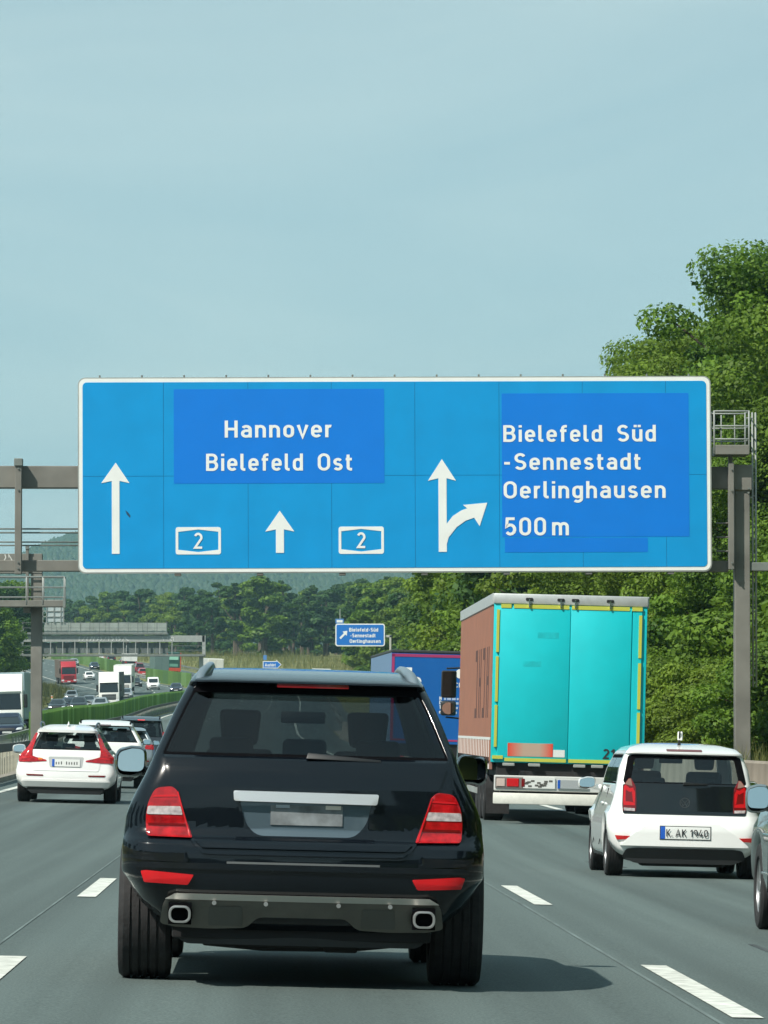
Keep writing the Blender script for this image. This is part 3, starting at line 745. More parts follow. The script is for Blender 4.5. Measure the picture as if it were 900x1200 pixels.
MB().box(px_-.12, px_+.12, .1, .35, zgx-c.z, oz(744.5)).build('pole', mat('pale_steel', (.42,.43,.38), .6), ex, .02, 1)
MB().box(ox(440), px_+.12, .1, .35, oz(747), oz(744.3)).build('arm', MATS['pale_steel'], ex, .02, 1)
MB().tube([(ox(398.5), .05, oz(731)), (ox(398.5), .05, oz(714))], .06, 6).build('mast', GALV, ex)
nt = plate('number_plate', rrect(ox(393.2), ox(402.8), oz(731), oz(725.3), .05), -.06, 0, mat('exit_plate_blue', (.08,.22,.5), .5), ex)
MB().box(ox(394.6), ox(401.4), -.075, -.062, oz(729.6), oz(726.8)).build('number_field', SIGN_WHITE, ex)
D5 = 700.0; s5 = F/D5; c = at(318, 784, D5)
af = empty('exit_arrow_sign', Vector((c.x, c.y, gz(c.x, D5))), label='small blue arrow shaped exit sign on the grass far ahead', cat='road sign')
dz = c.z-af.location.z
plate('border', [((a-318)/s5, dz+(784-b)/s5) for a, b in ((308,775),(323.5,775),(324,773.5),(330,779),(324,784.5),(323.5,783.3),(308,783.3))], -.05, .03, SIGN_WHITE, af)
plate('face', [((a-318)/s5, dz+(784-b)/s5) for a, b in ((308.8,775.8),(324,775.8),(324.4,774.8),(329,779),(324.4,783.2),(324,782.5),(308.8,782.5))], -.06, -.04, mat('exit_blue', (.004,.15,.52), .5), af)
text_obj('A', (310.5-318)/s5, dz+(784-781.2)/s5, 3.6/s5, 2.5/s5, -.07, SIGN_WHITE, af, weight=.2)
text_obj('usfahrt'.replace('w','v'), (313.6-318)/s5, dz+(784-781.2)/s5, 3.6/s5, 9.5/s5, -.07, SIGN_WHITE, af, weight=.2)
for px in (310.5, 321): MB().tube([((px-318)/s5, .05, -.3), ((px-318)/s5, .05, dz+.1+(784-(764 if px < 315 else 776))/s5)], .05, 6).build('pole', GALV, af)
plate('number_plate', rrect((308.6-318)/s5, (312.6-318)/s5, dz+(784-773.5)/s5, dz+(784-768)/s5, .03), -.03, .03, MATS['exit_plate_blue'], af)

# ------------------------------------------------------------------ car bodies
def self_split(V, fs, key, root, m, out):
    if not fs: return
    used = sorted({i for f in fs for i in f}); ix = {v: j for j, v in enumerate(used)}
    me = bpy.data.meshes.new(key); me.from_pydata([V[i] for i in used], [], [tuple(ix[i] for i in f) for f in fs])
    bm = bmesh.new(); bm.from_mesh(me); bmesh.ops.recalc_face_normals(bm, faces=bm.faces); bm.faces.ensure_lookup_table(); f = bm.faces[0]
    if f.normal.x*f.calc_center_median().x < 0: bmesh.ops.reverse_faces(bm, faces=bm.faces)
    bm.to_mesh(me); bm.free(); finish(me, True, 48); out[key] = link(key, me, root, m)
class Body:
    """a car body as stacked plan contours; y=0 rear bumper, x across, z up"""
    def __init__(s, rows, hw, yr, yf, rc, fc, bow, sill, arches, arch_r, arch_z, glassz, pill, under, lod=0, zs=.86, roof_in=.0, rear_bot=None, bposts=(.47,.53), fbow=None):
        s.rows, s.hwT, s.yrT, s.yfT, s.rcT, s.fcT, s.bow = rows, hw, yr, yf, rc, fc, bow
        s.sill, s.arches, s.ar, s.az, s.gz_, s.pill, s.lod, s.zs = sill, arches, arch_r, arch_z, glassz, pill, lod, zs
        s.rear_bot = rear_bot or [(0, sill), (2, sill)]; s.bposts = bposts; s.fbow = fbow if fbow is not None else bow
    def hw(s, z): return interp(s.hwT, z)
    def rear(s, x, z):
        hw = s.hw(z); rc = min(interp(s.rcT, z), hw*.8); x = min(abs(x), hw-.004); y = interp(s.yrT, z) + s.bow*(x/hw)**2
        if x > hw-rc: y += rc*(1-math.sqrt(max(0, 1-((x-(hw-rc))/rc)**2)))
        return y
    def front(s, x, z):
        hw = s.hw(z); rc = min(interp(s.fcT, z), hw*.8); x = min(abs(x), hw-.004); y = interp(s.yfT, z) - s.fbow*(x/hw)**2
        if x > hw-rc: y -= rc*(1-math.sqrt(max(0, 1-((x-(hw-rc))/rc)**2)))
        return y
    def contour(s, z):
        nF, nC, nS = ((10,7,56),(6,4,30),(4,3,16))[s.lod]
        hw = s.hw(z); rc = min(interp(s.rcT, z), hw*.8); fc = min(interp(s.fcT, z), hw*.8); p = []
        for i in range(nF): x = (hw-rc)*i/nF; p.append((x, s.rear(x, z)))
        for i in range(nC): a = math.pi/2*i/nC; x = hw-rc+rc*math.sin(a); p.append((x, interp(s.yrT, z)+s.bow*(x/hw)**2+rc*(1-math.cos(a))))
        y0 = interp(s.yrT, z)+s.bow+rc; y1 = interp(s.yfT, z)-s.fbow-fc
        for i in range(nS+1): p.append((hw, y0+(y1-y0)*i/nS))
        for i in range(1, nC+1): a = math.pi/2*i/nC; x = hw-fc+fc*math.cos(a); p.append((x, interp(s.yfT, z)-s.fbow*(x/hw)**2-fc*(1-math.sin(a))))
        for i in range(1, nF+1): x = (hw-fc)*(1-i/nF); p.append((x, s.front(x, z)))
        return p, (nF, nC, nS)
    def bottom(s, x, y, hw):
        b = interp(s.rear_bot, x) if y < s.arches[0] else s.sill
        if x > hw*.80:
            for a in s.arches:
                if abs(y-a) < s.ar: b = max(b, s.az+math.sqrt(s.ar**2-(y-a)**2))
        return b
    def build(s, root, mpaint, mglass, name='body', sunroof=False):
        V = []; rowsn = []; zmin = s.rows[0]
        for z in s.rows:
            p, (nF, nC, nS) = s.contour(z); loop = []
            full = p + [(-x, y) for x, y in p[-2:0:-1]]
            for x, y in full:
                b = s.bottom(abs(x), y, s.hw(z)); zs = s.zs if y > s.arches[0]-s.ar*1.2 else min(s.zs, .6)
                zz = z if z >= zs else z + (b-zmin)*(zs-z)/(zs-zmin)
                loop.append((x, y, zz))
            rowsn.append(loop)
        n = len(rowsn[0]); K = len(p)
        for r in rowsn: V += r
        faces = {'body': [], 'rear_window': [], 'side_window': [], 'windshield': [], 'window_seal': []}
        z0, z1 = s.gz_; last = len(s.rows)-1
        gr = [i for i, z in enumerate(s.rows[:-1]) if z >= z0-1e-6 and s.rows[i+1] <= z1+1e-6]
        for i in range(len(s.rows)-1):
            for k in range(n):
                h = k if k < K else n-k-1    # index in the half contour (segment)
                if k < K-1: h = k
                else: h = 2*(K-1)-k-1
                f = (i*n+k, i*n+(k+1)%n, (i+1)*n+(k+1)%n, (i+1)*n+k); key = 'body'
                if i in gr:
                    edge = i in (gr[0], gr[-1])
                    if h < nF: key = 'rear_window' if not edge and h < nF-(0 if s.lod else 0) else 'window_seal'
                    elif h == nF and s.lod == 0: key = 'window_seal'
                    elif h >= nF+nC+nS+nC-(1 if s.lod < 2 else 0): key = 'windshield' if not edge else 'window_seal'
                    elif nF+nC <= h < nF+nC+nS:
                        t = (h-nF-nC+.5)/nS
                        if s.pill[0] < t < s.pill[1]:
                            key = 'side_window' if not edge else 'window_seal'
                            if s.bposts[0] < t < s.bposts[1]: key = 'window_seal'
                faces[key].append(f)
        # roof cap and floor
        c = len(V); V.append((0, (min(v[1] for v in rowsn[-1])+max(v[1] for v in rowsn[-1]))/2, rowsn[-1][0][2]+.002))
        for k in range(n): faces['body'].append((last*n+k, last*n+(k+1)%n, c))
        mats = {'body': mpaint, 'rear_window': mglass, 'side_window': mglass, 'windshield': mglass if s.lod < 2 else G_FAR, 'window_seal': SEAL}
        if s.lod == 2: mats['rear_window'] = mats['side_window'] = G_FAR
        out = {}
        for key, fs in faces.items():
            if not fs: continue
            if key == 'side_window':
                for sd_ in (1, -1): self_split(V, [f for f in fs if V[f[0]][0]*sd_ > 0], key, root, mats[key], out)
                continue
            used = sorted({i for f in fs for i in f}); ix = {v: j for j, v in enumerate(used)}
            me = bpy.data.meshes.new(key); me.from_pydata([V[i] for i in used], [], [tuple(ix[i] for i in f) for f in fs])
            bm = bmesh.new(); bm.from_mesh(me); bmesh.ops.recalc_face_normals(bm, faces=bm.faces)
            fx = max(bm.faces, key=lambda f: abs(f.calc_center_median().x)) ; cc = fx.calc_center_median()
            if fx.normal.x*cc.x < 0 and key in ('body','side_window'): bmesh.ops.reverse_faces(bm, faces=bm.faces)
            bm.to_mesh(me); bm.free(); finish(me, True, 48)
            out[key] = link(name if key == 'body' else key, me, root, mats[key])
        if s.lod < 2:
            so_ = out['body'].modifiers.new('shell', 'SOLIDIFY'); so_.thickness = .018; so_.offset = -1
        return out

def panel(name, outline, surf, off, thick, m, parent, step=.04, holes=(), bevel=0, sign=-1, mirror=False):
    """a piece laid on the rear (sign -1) or front (+1) surface: outline in (x,z)"""
    if mirror: outline = [(-a, b) for a, b in outline]; holes = [[(-a, b) for a, b in h] for h in holes]
    loops = [[Vector((a, b, 0)) for a, b in outline]] + [[Vector((a, b, 0)) for a, b in h] for h in holes]
    tris = tessellate_polygon(loops); pts = [p for l_ in loops for p in l_]
    bm = bmesh.new(); vs = [bm.verts.new((p.x, 0, p.y)) for p in pts]
    for t in tris:
        try: bm.faces.new([vs[i] for i in t])
        except ValueError: pass
    x0, x1 = min(a for a, b in outline), max(a for a, b in outline); z0, z1 = min(b for a, b in outline), max(b for a, b in outline)
    for k in range(1, int((x1-x0)/step)+1):
        bmesh.ops.bisect_plane(bm, geom=bm.verts[:]+bm.edges[:]+bm.faces[:], plane_co=(x0+k*step, 0, 0), plane_no=(1,0,0), dist=1e-5)
    for k in range(1, int((z1-z0)/step)+1):
        bmesh.ops.bisect_plane(bm, geom=bm.verts[:]+bm.edges[:]+bm.faces[:], plane_co=(0, 0, z0+k*step), plane_no=(0,0,1), dist=1e-5)
    bmesh.ops.recalc_face_normals(bm, faces=bm.faces)
    if sum(f.normal.y for f in bm.faces)*sign < 0: bmesh.ops.reverse_faces(bm, faces=bm.faces)
    be = [e for e in bm.edges if e.is_boundary]
    r = bmesh.ops.extrude_edge_only(bm, edges=be)
    nv = [g for g in r['geom'] if isinstance(g, bmesh.types.BMVert)]; nvs = set(nv)
    for v in bm.verts: v.co.y = surf(v.co.x, v.co.z) + (sign*off if v not in nvs else sign*(off-thick))
    if bevel:
        bmesh.ops.bevel(bm, geom=[e for e in be if e.is_valid], offset=bevel, segments=2, profile=.5, affect='EDGES', clamp_overlap=True)
    me = bpy.data.meshes.new(name); bm.to_mesh(me); bm.free(); finish(me, True, 40)
    return link(name, me, parent, m)

def rounded(pts, r, n=4):
    out = []; N = len(pts)
    for i in range(N):
        p = Vector(pts[i]); a = Vector(pts[i-1]); b = Vector(pts[(i+1) % N]); rr = r[i] if isinstance(r, (list, tuple)) else r
        da = (a-p); db = (b-p); q = min(rr, da.length*.45, db.length*.45)
        if q < 1e-5: out.append(tuple(p)); continue
        s0 = p+da.normalized()*q; s1 = p+db.normalized()*q
        for k in range(n+1):
            t = k/n; out.append(tuple(s0*(1-t)**2 + p*2*t*(1-t) + s1*t*t))
    return out

WHEELS = {}
def wheel(root, x, y, r, w, lod=0, side=1, rimr=None, dark=False):
    key = (round(r,3), round(w,3), lod, side, dark)
    if key not in WHEELS:
        rr = rimr or r*.66; h = w/2; n = (56, 28, 16)[lod]
        if lod == 0:
            prof = [(-h*.80, rr), (-h*.98, rr+.01), (-h, r*.86), (-h*.97, r*.94), (-h*.86, r-.008), (-h*.80, r-.002)]
            for g in (-.5, -.17, .17, .5): prof += [(h*(g-.055), r), (h*(g-.045), r-.009), (h*(g+.045), r-.009), (h*(g+.055), r)]
            prof += [(h*.80, r-.002), (h*.86, r-.008), (h*.97, r*.94), (h, r*.86), (h*.98, rr+.01), (h*.80, rr)]
        else:
            prof = [(-h*.8, rr), (-h, r*.88), (-h*.85, r), (h*.85, r), (h, r*.88), (h*.8, rr)]
        tm = MB().lathe_x(prof, n).mesh('tyre', 0, 1, True, 30)
        rb = MB(); sgn = side
        rb.lathe_x([(sgn*h*.82, rr*1.0), (sgn*h*.86, rr*.95), (sgn*h*.45, rr*.90), (-sgn*h*.8, rr*.88)], n)
        if lod < 2:
            for k in range(5 if lod == 0 else 5):
                a = 2*math.pi*k/5; u = Vector((0, math.cos(a), math.sin(a))); v = Vector((0, -math.sin(a), math.cos(a)))
                X0, X1 = sgn*h*.55, sgn*h*.80
                lo = [Vector((X0,0,0))+u*.04+v*-.04, Vector((X0,0,0))+u*.04+v*.04, Vector((X0,0,0))+u*rr*.95+v*.03, Vector((X0,0,0))+u*rr*.95-v*.03]
                hi = [p+Vector((X1-X0,0,0)) for p in lo]; rb.hexa(lo, hi)
            rb.lathe_x([(sgn*h*.85, .0), (sgn*h*.85, .055), (sgn*h*.5, .06)], 12)
            rb.lathe_x([(sgn*h*.1, .0), (sgn*h*.1, rr*.72), (0, rr*.72)], 24)
        else: rb.lathe_x([(sgn*h*.6, .0), (sgn*h*.7, rr*.9)], n)
        rm = rb.mesh('wheel', 0, 1, True, 30)
        tm.materials.append(TYRE); rm.materials.append(BLACK if dark else RIM); WHEELS[key] = (tm, rm)
    tm, rm = WHEELS[key]
    o = link('wheel', rm, root); o.location = (x, y, r); t = link('tyre', tm, o); return o

def mirror(root, x, y, z, side, m, w=.17, h=.16, glassm=MIRROR, aim=0.06, tilt=.11):
    """door mirror; its glass faces backwards"""
    s = side; mb = MB(); prof = [(0, .35, .35), (.02, .86, .86), (.06, 1, 1), (.12, .86, .84), (.16, .5, .5)]
    n = 20; vs = []
    for (dy, a, b) in prof:
        for k in range(n):
            t = 2*math.pi*k/n; ce, se = math.cos(t), math.sin(t); q = 3.6
            vs.append((x+s*w/2+(abs(ce)**(2/q)*math.copysign(1, ce))*w/2*a, y+dy, z+(abs(se)**(2/q)*math.copysign(1, se))*h/2*b - (.01 if ce*s > 0 else 0)))
    vs = [(p[0], p[1]-.02, p[2]) for p in vs]
    fs = [(i*n+k, i*n+(k+1)%n, (i+1)*n+(k+1)%n, (i+1)*n+k) for i in range(len(prof)-1) for k in range(n)]
    fs.append(tuple((len(prof)-1)*n+k for k in range(n)))
    mb.add([(v[0], v[1], v[2]) for v in vs[n:]], [tuple(i-n for i in f) for f in fs if min(f) >= n])
    mb.tube([(x-s*.06, y+.07, z-h*.38), (x+s*w*.4, y+.07, z-h*.32)], [.035, .022], 8)
    o = mb.build('door_mirror', m, root, 0, 1, True, 50)
    gx = []
    for k in range(n):
        t = 2*math.pi*k/n; ce, se = math.cos(t), math.sin(t); q = 4.0
        gx.append((x+s*w/2+(abs(ce)**(2/q)*math.copysign(1, ce))*w/2*.84, y+.012+aim*s*((abs(ce)**(2/q)*math.copysign(1, ce))*w/2), z+(abs(se)**(2/q)*math.copysign(1, se))*h/2*.80+.006))
    gx = [(p[0], p[1]+tilt*(p[2]-z), p[2]) for p in gx]
    g = MB().add(gx, [tuple(range(n))]).build('mirror_glass', glassm, o, smooth=False)
    rim = MB(); vs = []
    for k in range(n):
        t = 2*math.pi*k/n; ce, se = math.cos(t), math.sin(t); q = 3.6
        ex, ez = abs(ce)**(2/q)*math.copysign(1, ce), abs(se)**(2/q)*math.copysign(1, se)
        vs.append((x+s*w/2+ex*w/2*.86, y-.0, z+ez*h/2*.86))
        vs.append((x+s*w/2+ex*w/2*.9, y+.03, z+ez*h/2*.88))
    return o

def seats(root, hwid, ys, zseat, ztop, heads=((-.36,.36),(-.40,0,.40)), mr=True, ym=None, zm=None, rear_top=None):
    for i, y in enumerate(ys):
        zt = ztop if i == 0 else (rear_top or ztop-.08)
        if i == 0:
            for x in heads[0]:
                mb = MB().hexa([(x-.23,y-.06,zseat),(x+.23,y-.06,zseat),(x+.23,y+.10,zseat),(x-.23,y+.10,zseat)], [(x-.19,y-.16,zt-.17),(x+.19,y-.16,zt-.17),(x+.19,y-.06,zt-.17),(x-.19,y-.06,zt-.17)])
                o = mb.build('seat', SEAT, root, .04, 3)
                MB().hexa([(x-.10,y-.17,zt-.15),(x+.10,y-.17,zt-.15),(x+.10,y-.07,zt-.15),(x-.10,y-.07,zt-.15)], [(x-.12,y-.19,zt+.05),(x+.12,y-.19,zt+.05),(x+.12,y-.09,zt+.05),(x-.12,y-.09,zt+.05)]).build('headrest', SEAT, o, .03, 3)
        else:
            o = MB().hexa([(-hwid*.8,y-.05,zseat-.1),(hwid*.8,y-.05,zseat-.1),(hwid*.8,y+.1,zseat-.1),(-hwid*.8,y+.1,zseat-.1)], [(-hwid*.72,y-.16,zt-.22),(hwid*.72,y-.16,zt-.22),(hwid*.72,y-.05,zt-.22),(-hwid*.72,y-.05,zt-.22)]).build('rear_bench', SEAT, root, .04, 3)
            for x in heads[1]: MB().box(x-.12, x+.12, y-.19, y-.10, zt-.21, zt-.02).build('headrest', SEAT, o, .03, 3)
    if mr and ym: MB().box(-.13, .13, ym, ym+.03, zm-.035, zm+.035).build('inside_mirror', BLACK, root, .012, 2)

def place(name, label, cat, X, D, group=None, flip=False, L=4.4, extra_rot=0.0, zoff=0):
    """root Empty on the road surface; for flipped cars D is where the front is"""
    h = -heading(D); o = float(X - Mf(D)); roll = R(1.43) if o > -1 else R(-1.43)
    if flip:
        y = D+L; x = X + math.tan(heading(D))*L
        loc = (x, y, gz(x, y)+zoff); e = empty(name, loc, (0,0,0), label, cat, group)
        e.rotation_euler = Matrix.Rotation(1,3,'X').to_euler()
        m = Matrix.Rotation(h+extra_rot, 3, 'Z') @ Matrix.Rotation(grade(D), 3, 'X') @ Matrix.Rotation(roll, 3, 'Y') @ Matrix.Rotation(math.pi, 3, 'Z')
    else:
        loc = (X, D, gz(X, D)+zoff); e = empty(name, loc, (0,0,0), label, cat, group)
        m = Matrix.Rotation(h+extra_rot, 3, 'Z') @ Matrix.Rotation(grade(D), 3, 'X') @ Matrix.Rotation(roll, 3, 'Y')
    e.rotation_euler = m.to_euler(); return e

def frange(a, b, n): return [a+(b-a)*i/n for i in range(n+1)]

# ------------------------------------------------------------------ the black off-roader in front
def black_suv():
    PB = paint('black_metallic', (.003,.005,.008), metal=.0, rough=.22, coat=.7)
    root = place('off_road_car', 'large black off-road car directly ahead with silver rear skid bar', 'car', .134, 26.35)
    rows = [.30,.36,.42,.46,.50,.56,.62,.68,.72,.745,.77,.79,.815,.83,.88,.94,1.0,1.05,1.10,1.14,1.17,1.19,1.21,1.225,1.26,1.33,1.40,1.47,1.53,1.565,1.58,1.60,1.61,1.617,1.625,1.635,1.645,1.655,1.665,1.675,1.683,1.69,1.695,1.70]
    b = Body(rows,
        hw=[(.30,.905),(.45,.945),(.60,.955),(.72,.955),(.79,.95),(.88,.94),(.96,.915),(1.04,.875),(1.10,.845),(1.17,.815),(1.23,.79),(1.45,.70),(1.58,.635),(1.62,.615),(1.65,.60),(1.67,.575),(1.683,.535),(1.69,.48),(1.695,.42),(1.70,.25)],
        yr=[(.30,.16),(.42,.07),(.50,.02),(.56,.0),(.70,.0),(.745,.012),(.77,.04),(.79,.07),(.83,.092),(.94,.094),(1.05,.100),(1.14,.125),(1.19,.155),(1.23,.185),(1.58,.42),(1.60,.35),(1.61,.36),(1.625,.42),(1.645,.56),(1.665,.78),(1.68,1.0),(1.69,1.25),(1.70,1.6)],
        yf=[(.30,4.6),(.5,4.76),(.75,4.78),(.94,4.70),(1.0,4.55),(1.05,4.15),(1.10,3.65),(1.14,3.45),(1.23,3.30),(1.58,2.72),(1.63,2.55),(1.67,2.35),(1.69,2.1),(1.70,1.9)],
        rc=[(.3,.22),(.6,.20),(.75,.17),(.9,.13),(1.15,.10),(1.22,.055),(1.57,.06),(1.62,.12),(1.72,.1)], fc=[(.3,.45),(1.0,.5),(1.2,.2),(1.6,.15)], bow=.07,
        sill=.30, arches=(.98, 3.90), arch_r=.44, arch_z=.36, glassz=(1.21,1.58), pill=(.02,.97), under=0, zs=.88,
        rear_bot=[(0,.30),(.60,.30),(.72,.34),(.84,.42),(.95,.56)], bposts=(.50,.545))
    parts = b.build(root, PB, G_PRIV); parts['windshield'].data.materials[0] = G_CLR
    rs = b.rear
    Zp = lambda py: CH-(py-880)/222.6
    X_ = lambda px: (px-351.5)/222.6
    # tailgate skin: one raised piece with a rounded lower edge
    tg = rounded([(-.535,Zp(1004)),(.535,Zp(1004)),(.60,Zp(985)),(.70,Zp(925)),(.745,Zp(899)),(-.745,Zp(899)),(-.70,Zp(925)),(-.60,Zp(985))], [.09,.09,.03,.02,.01,.01,.02,.03])
    rec = rounded([(X_(276),Zp(941)),(X_(430),Zp(941)),(X_(424),Zp(966)),(X_(410),Zp(981)),(X_(296),Zp(981)),(X_(282),Zp(966))], [.01,.01,.05,.05,.05,.05])
    tgp = panel('tailgate', tg, rs, .012, .02, PB, root, .035, holes=[rec], bevel=.004)
    RSKY = paint('recess_sky_sheen', (.075,.11,.135), metal=.3, rough=.3)  # bluish sky reflection put into the recess colour
    panel('plate_recess', rounded([(X_(274),Zp(939)),(X_(432),Zp(939)),(X_(426),Zp(968)),(X_(411),Zp(983)),(X_(294),Zp(983)),(X_(280),Zp(968))], .03), rs, .003, .006, RSKY, tgp, .03)
    panel('crease', rounded([(-.53,Zp(996)),(.53,Zp(996)),(.57,Zp(987)),(-.57,Zp(987))], .008), rs, .026, .03, PB, tgp, .05, bevel=.008)
    panel('handle_bar', rounded([(X_(269),Zp(941)),(X_(436),Zp(942.5)),(X_(438),Zp(930)),(X_(268),Zp(929))], .012), rs, .045, .05, mat('bar_chrome', (.74,.76,.78), .28, metal=.55), tgp, .04, bevel=.008)
    pl_ = panel('number_plate', rect_(X_(312), X_(396), Zp(968), Zp(945)), rs, .010, .01, mat('blurred_plate', (.18,.20,.21), .6, noise=.5, nscale=9), tgp, .05)
    panel('plate_light', rect_(X_(376), X_(394), Zp(949), Zp(944.5)), rs, .018, .01, mat('plate_lamp', (.75,.68,.6), .4), tgp, .05)
    panel('plate_light', rect_(X_(318), X_(334), Zp(948), Zp(944.5)), rs, .018, .01, mat('plate_lamp2', (.40,.45,.5), .4), tgp, .05)
    panel('chrome_strip', rect_(-.40, .40, Zp(1014), Zp(1011.6)), rs, .010, .02, mat('dull_strip', (.18,.19,.19), .4, metal=.5), root, .05)
    # bumper step and upper bumper pieces
    for mr in (False, True):
        tl = rounded([(.583,Zp(985)),(.632,Zp(955)),(.665,Zp(932)),(.695,Zp(926)),(.785,Zp(928)),(.822,Zp(945)),(.832,Zp(962)),(.826,Zp(984))], [.01,.02,.02,.02,.03,.03,.03,.02])
        o = panel('tail_light', tl, rs, .022, .04, REDL, root, .025, bevel=.005, mirror=mr)
        panel('clear_band', rounded([(.638,Zp(959)),(.650,Zp(949)),(.822,Zp(949.5)),(.828,Zp(959))], .008), rs, .026, .01, CLEARL, o, .02, mirror=mr)
        panel('lens_rib', rounded([(.615,Zp(972)),(.620,Zp(969)),(.818,Zp(969)),(.818,Zp(972))], .003), rs, .0255, .01, REDD, o, .03, mirror=mr)
        panel('lens_rib', rounded([(.668,Zp(938)),(.672,Zp(936)),(.79,Zp(937)),(.80,Zp(939))], .003), rs, .0255, .01, REFL, o, .03, mirror=mr)
        panel('lamp_edge', [(.593,Zp(984)),(.600,Zp(984)),(.672,Zp(932)),(.664,Zp(932))], rs, .028, .01, REFL, o, .03, mirror=mr)
        panel('reflector', rounded([(.57,Zp(1028)),(.60,Zp(1040)),(.83,Zp(1038)),(.85,Zp(1025)),(.82,Zp(1024))], .008), rs, .012, .03, REFL, root, .03, bevel=.004, mirror=mr)
        panel('bumper_corner', rounded([(.605,Zp(1006)),(.64,Zp(990)),(.86,Zp(989)),(.90,Zp(1004)),(.88,Zp(1012)),(.60,Zp(1014))], .02), rs, .012, .03, PB, root, .03, bevel=.006, mirror=mr)
    panel('bumper_ridge', rounded([(-.88,Zp(1021)),(.88,Zp(1021)),(.86,Zp(1014)),(-.86,Zp(1014))], .01), rs, .016, .03, PB, root, .05, bevel=.006)
    # skid bar with notches and exhaust tips
    so_ = rounded([(-.745,Zp(1086)),(-.66,Zp(1090)),(-.46,Zp(1091)),(-.29,Zp(1089)),(-.23,Zp(1076)),(.23,Zp(1076)),(.29,Zp(1089)),(.46,Zp(1091)),(.66,Zp(1090)),(.745,Zp(1086)),(.725,Zp(1058)),(.66,Zp(1050.5)),(-.66,Zp(1050.5)),(-.725,Zp(1058))],
                  [.02,.02,.02,.03,.03,.03,.03,.02,.02,.02,.05,.05,.05,.05])
    exh = [rrect(s*.638-.064, s*.638+.064, Zp(1085), Zp(1063), .034) for s in (-1, 1)]
    sk = panel('skid_bar', so_, rs, .02, .07, mat('skid_metal', (.15,.142,.125), .5, metal=.35, noise=.12), root, .035, holes=[e[::-1] for e in exh], bevel=.007)
    panel('skid_edge', rounded([(-.72,Zp(1057)),(.72,Zp(1057)),(.665,Zp(1050)),(-.665,Zp(1050))], .006), rs, .029, .02, mat('bright_trim', (.50,.49,.45), .38, metal=.35), sk, .05, bevel=.003)
    for s in (-1, 1):
        ring_o = rrect(s*.638-.058, s*.638+.058, Zp(1084), Zp(1064), .036); ring_i = rrect(s*.638-.045, s*.638+.045, Zp(1081.7), Zp(1066.3), .028)
        panel('exhaust_tip', ring_o, lambda x, z: .015, .03, .12, SILVER, root, .5, holes=[ring_i[::-1]], bevel=.003)
        MB().box(s*.638-.06, s*.638+.06, .05, .12, Zp(1086), Zp(1061)).build('exhaust_box', SEAL, root)
        panel('skid_insert', rounded([(s*.40-.09,Zp(1087)),(s*.40+.09,Zp(1087)),(s*.40+.085,Zp(1064)),(s*.40-.085,Zp(1064))], .012), rs, .024, .01, mat('skid_dark', (.12,.12,.11), .5, metal=.4), sk, .05, bevel=.003)
        for xx in (.46, .19):
            MB().tube([(s*xx, b.rear(xx,.47)-.035, Zp(1060)), (s*xx, b.rear(xx,.47)-.015, Zp(1060))], .012, 10).build('parking_sensor', SILVER, root)
    panel('lower_valance', rounded([(-.62,.22),(.62,.22),(.70,Zp(1089)),(-.70,Zp(1089))], .04), rs, -.02, .05, BLACK, root, .06)
    for s in (-.16, .29):
        MB().tube([(s, b.rear(s,.66)-.006, Zp(1020)),(s, b.rear(s,.66)+.01, Zp(1020))], .009, 8).build('parking_sensor', BLACK, root)
    # underside
    ub = MB().box(-.68, .68, .18, 4.5, .25, .45)
    ub.box(-.30, .30, .25, .9, .21, .27); ub.tube([(-.52,.35,.24),(-.2,.38,.215),(.25,.36,.22),(.5,.34,.25)], .035, 8); ub.box(.12,.30,.30,.5,.185,.25); ub.tube([(-.7,.98,.36),(.7,.98,.36)], .06, 10)
    ub.build('underbody', UNDER, root, .02, 2)
    MB().box(-.86,.86,.45,1.5,.55,.95).build('rear_floor', UNDER, root)
    for s in (-1, 1):
        wheel(root, s*.835, .98, .375, .285, 0, s); wheel(root, s*.81, 3.90, .375, .27, 0, s)
    # window dressings
    panel('top_seal', rounded([(-.605,1.545),(.605,1.545),(.59,1.575),(-.59,1.575)], .01), rs, .004, .01, SEAL, root, .05)
    panel('brake_light', rounded([(-.16,1.578),(.22,1.578),(.22,1.598),(-.16,1.598)], .006), lambda x, z: b.rear(x, 1.60), .006, .02, REDD, root, .05)
    w0 = .04
    mb = MB().hexa([(X_(352), rs(0,1.245)-.05, Zp(890)),(X_(440), rs(.35,1.235)-.03, Zp(893)),(X_(440), rs(.35,1.235)-.01, Zp(892)),(X_(352), rs(0,1.245)-.01, Zp(890))],
                   [(X_(354), rs(0,1.275)-.05, Zp(883)),(X_(440), rs(.35,1.24)-.03, Zp(890)),(X_(440), rs(.35,1.24)-.012, Zp(890)),(X_(354), rs(0,1.275)-.012, Zp(883))])
    mb.build('rear_wiper', BLACK, root, .008, 2)
    # spoiler lip and roof
    panel('spoiler_lip', rounded([(-.60,1.598),(.60,1.598),(.595,1.612),(-.595,1.612)], .006), b.rear, .015, .04, PB, root, .05, bevel=.004)
    for s in (-1, 1):      # roof rails
        pts = [(s*.575, .50, 1.60), (s*.565, .55, 1.635), (s*.55, .62, 1.66), (s*.535, .74, 1.678), (s*.53, 1.1, 1.695), (s*.53, 1.8, 1.71), (s*.53, 2.4, 1.70), (s*.53, 2.6, 1.65)]
        MB().tube(pts, [.024,.028,.028,.024,.022,.022,.022,.02], 10).build('roof_rail', mat('rail_silver', (.32,.38,.42), .3, metal=.7), root, ang=60)
        mirror(root, s*.905, 3.12, 1.165, s, PB, .185, .175, aim=.06 if s < 0 else .45, tilt=.12 if s < 0 else 0)
    seats(root, .75, (2.25, 1.35), .75, 1.42, ym=2.95, zm=1.44, rear_top=1.33)
    MB().box(-.72, .72, 3.05, 3.4, .9, 1.08).build('dashboard', BLACK, root, .04, 2)
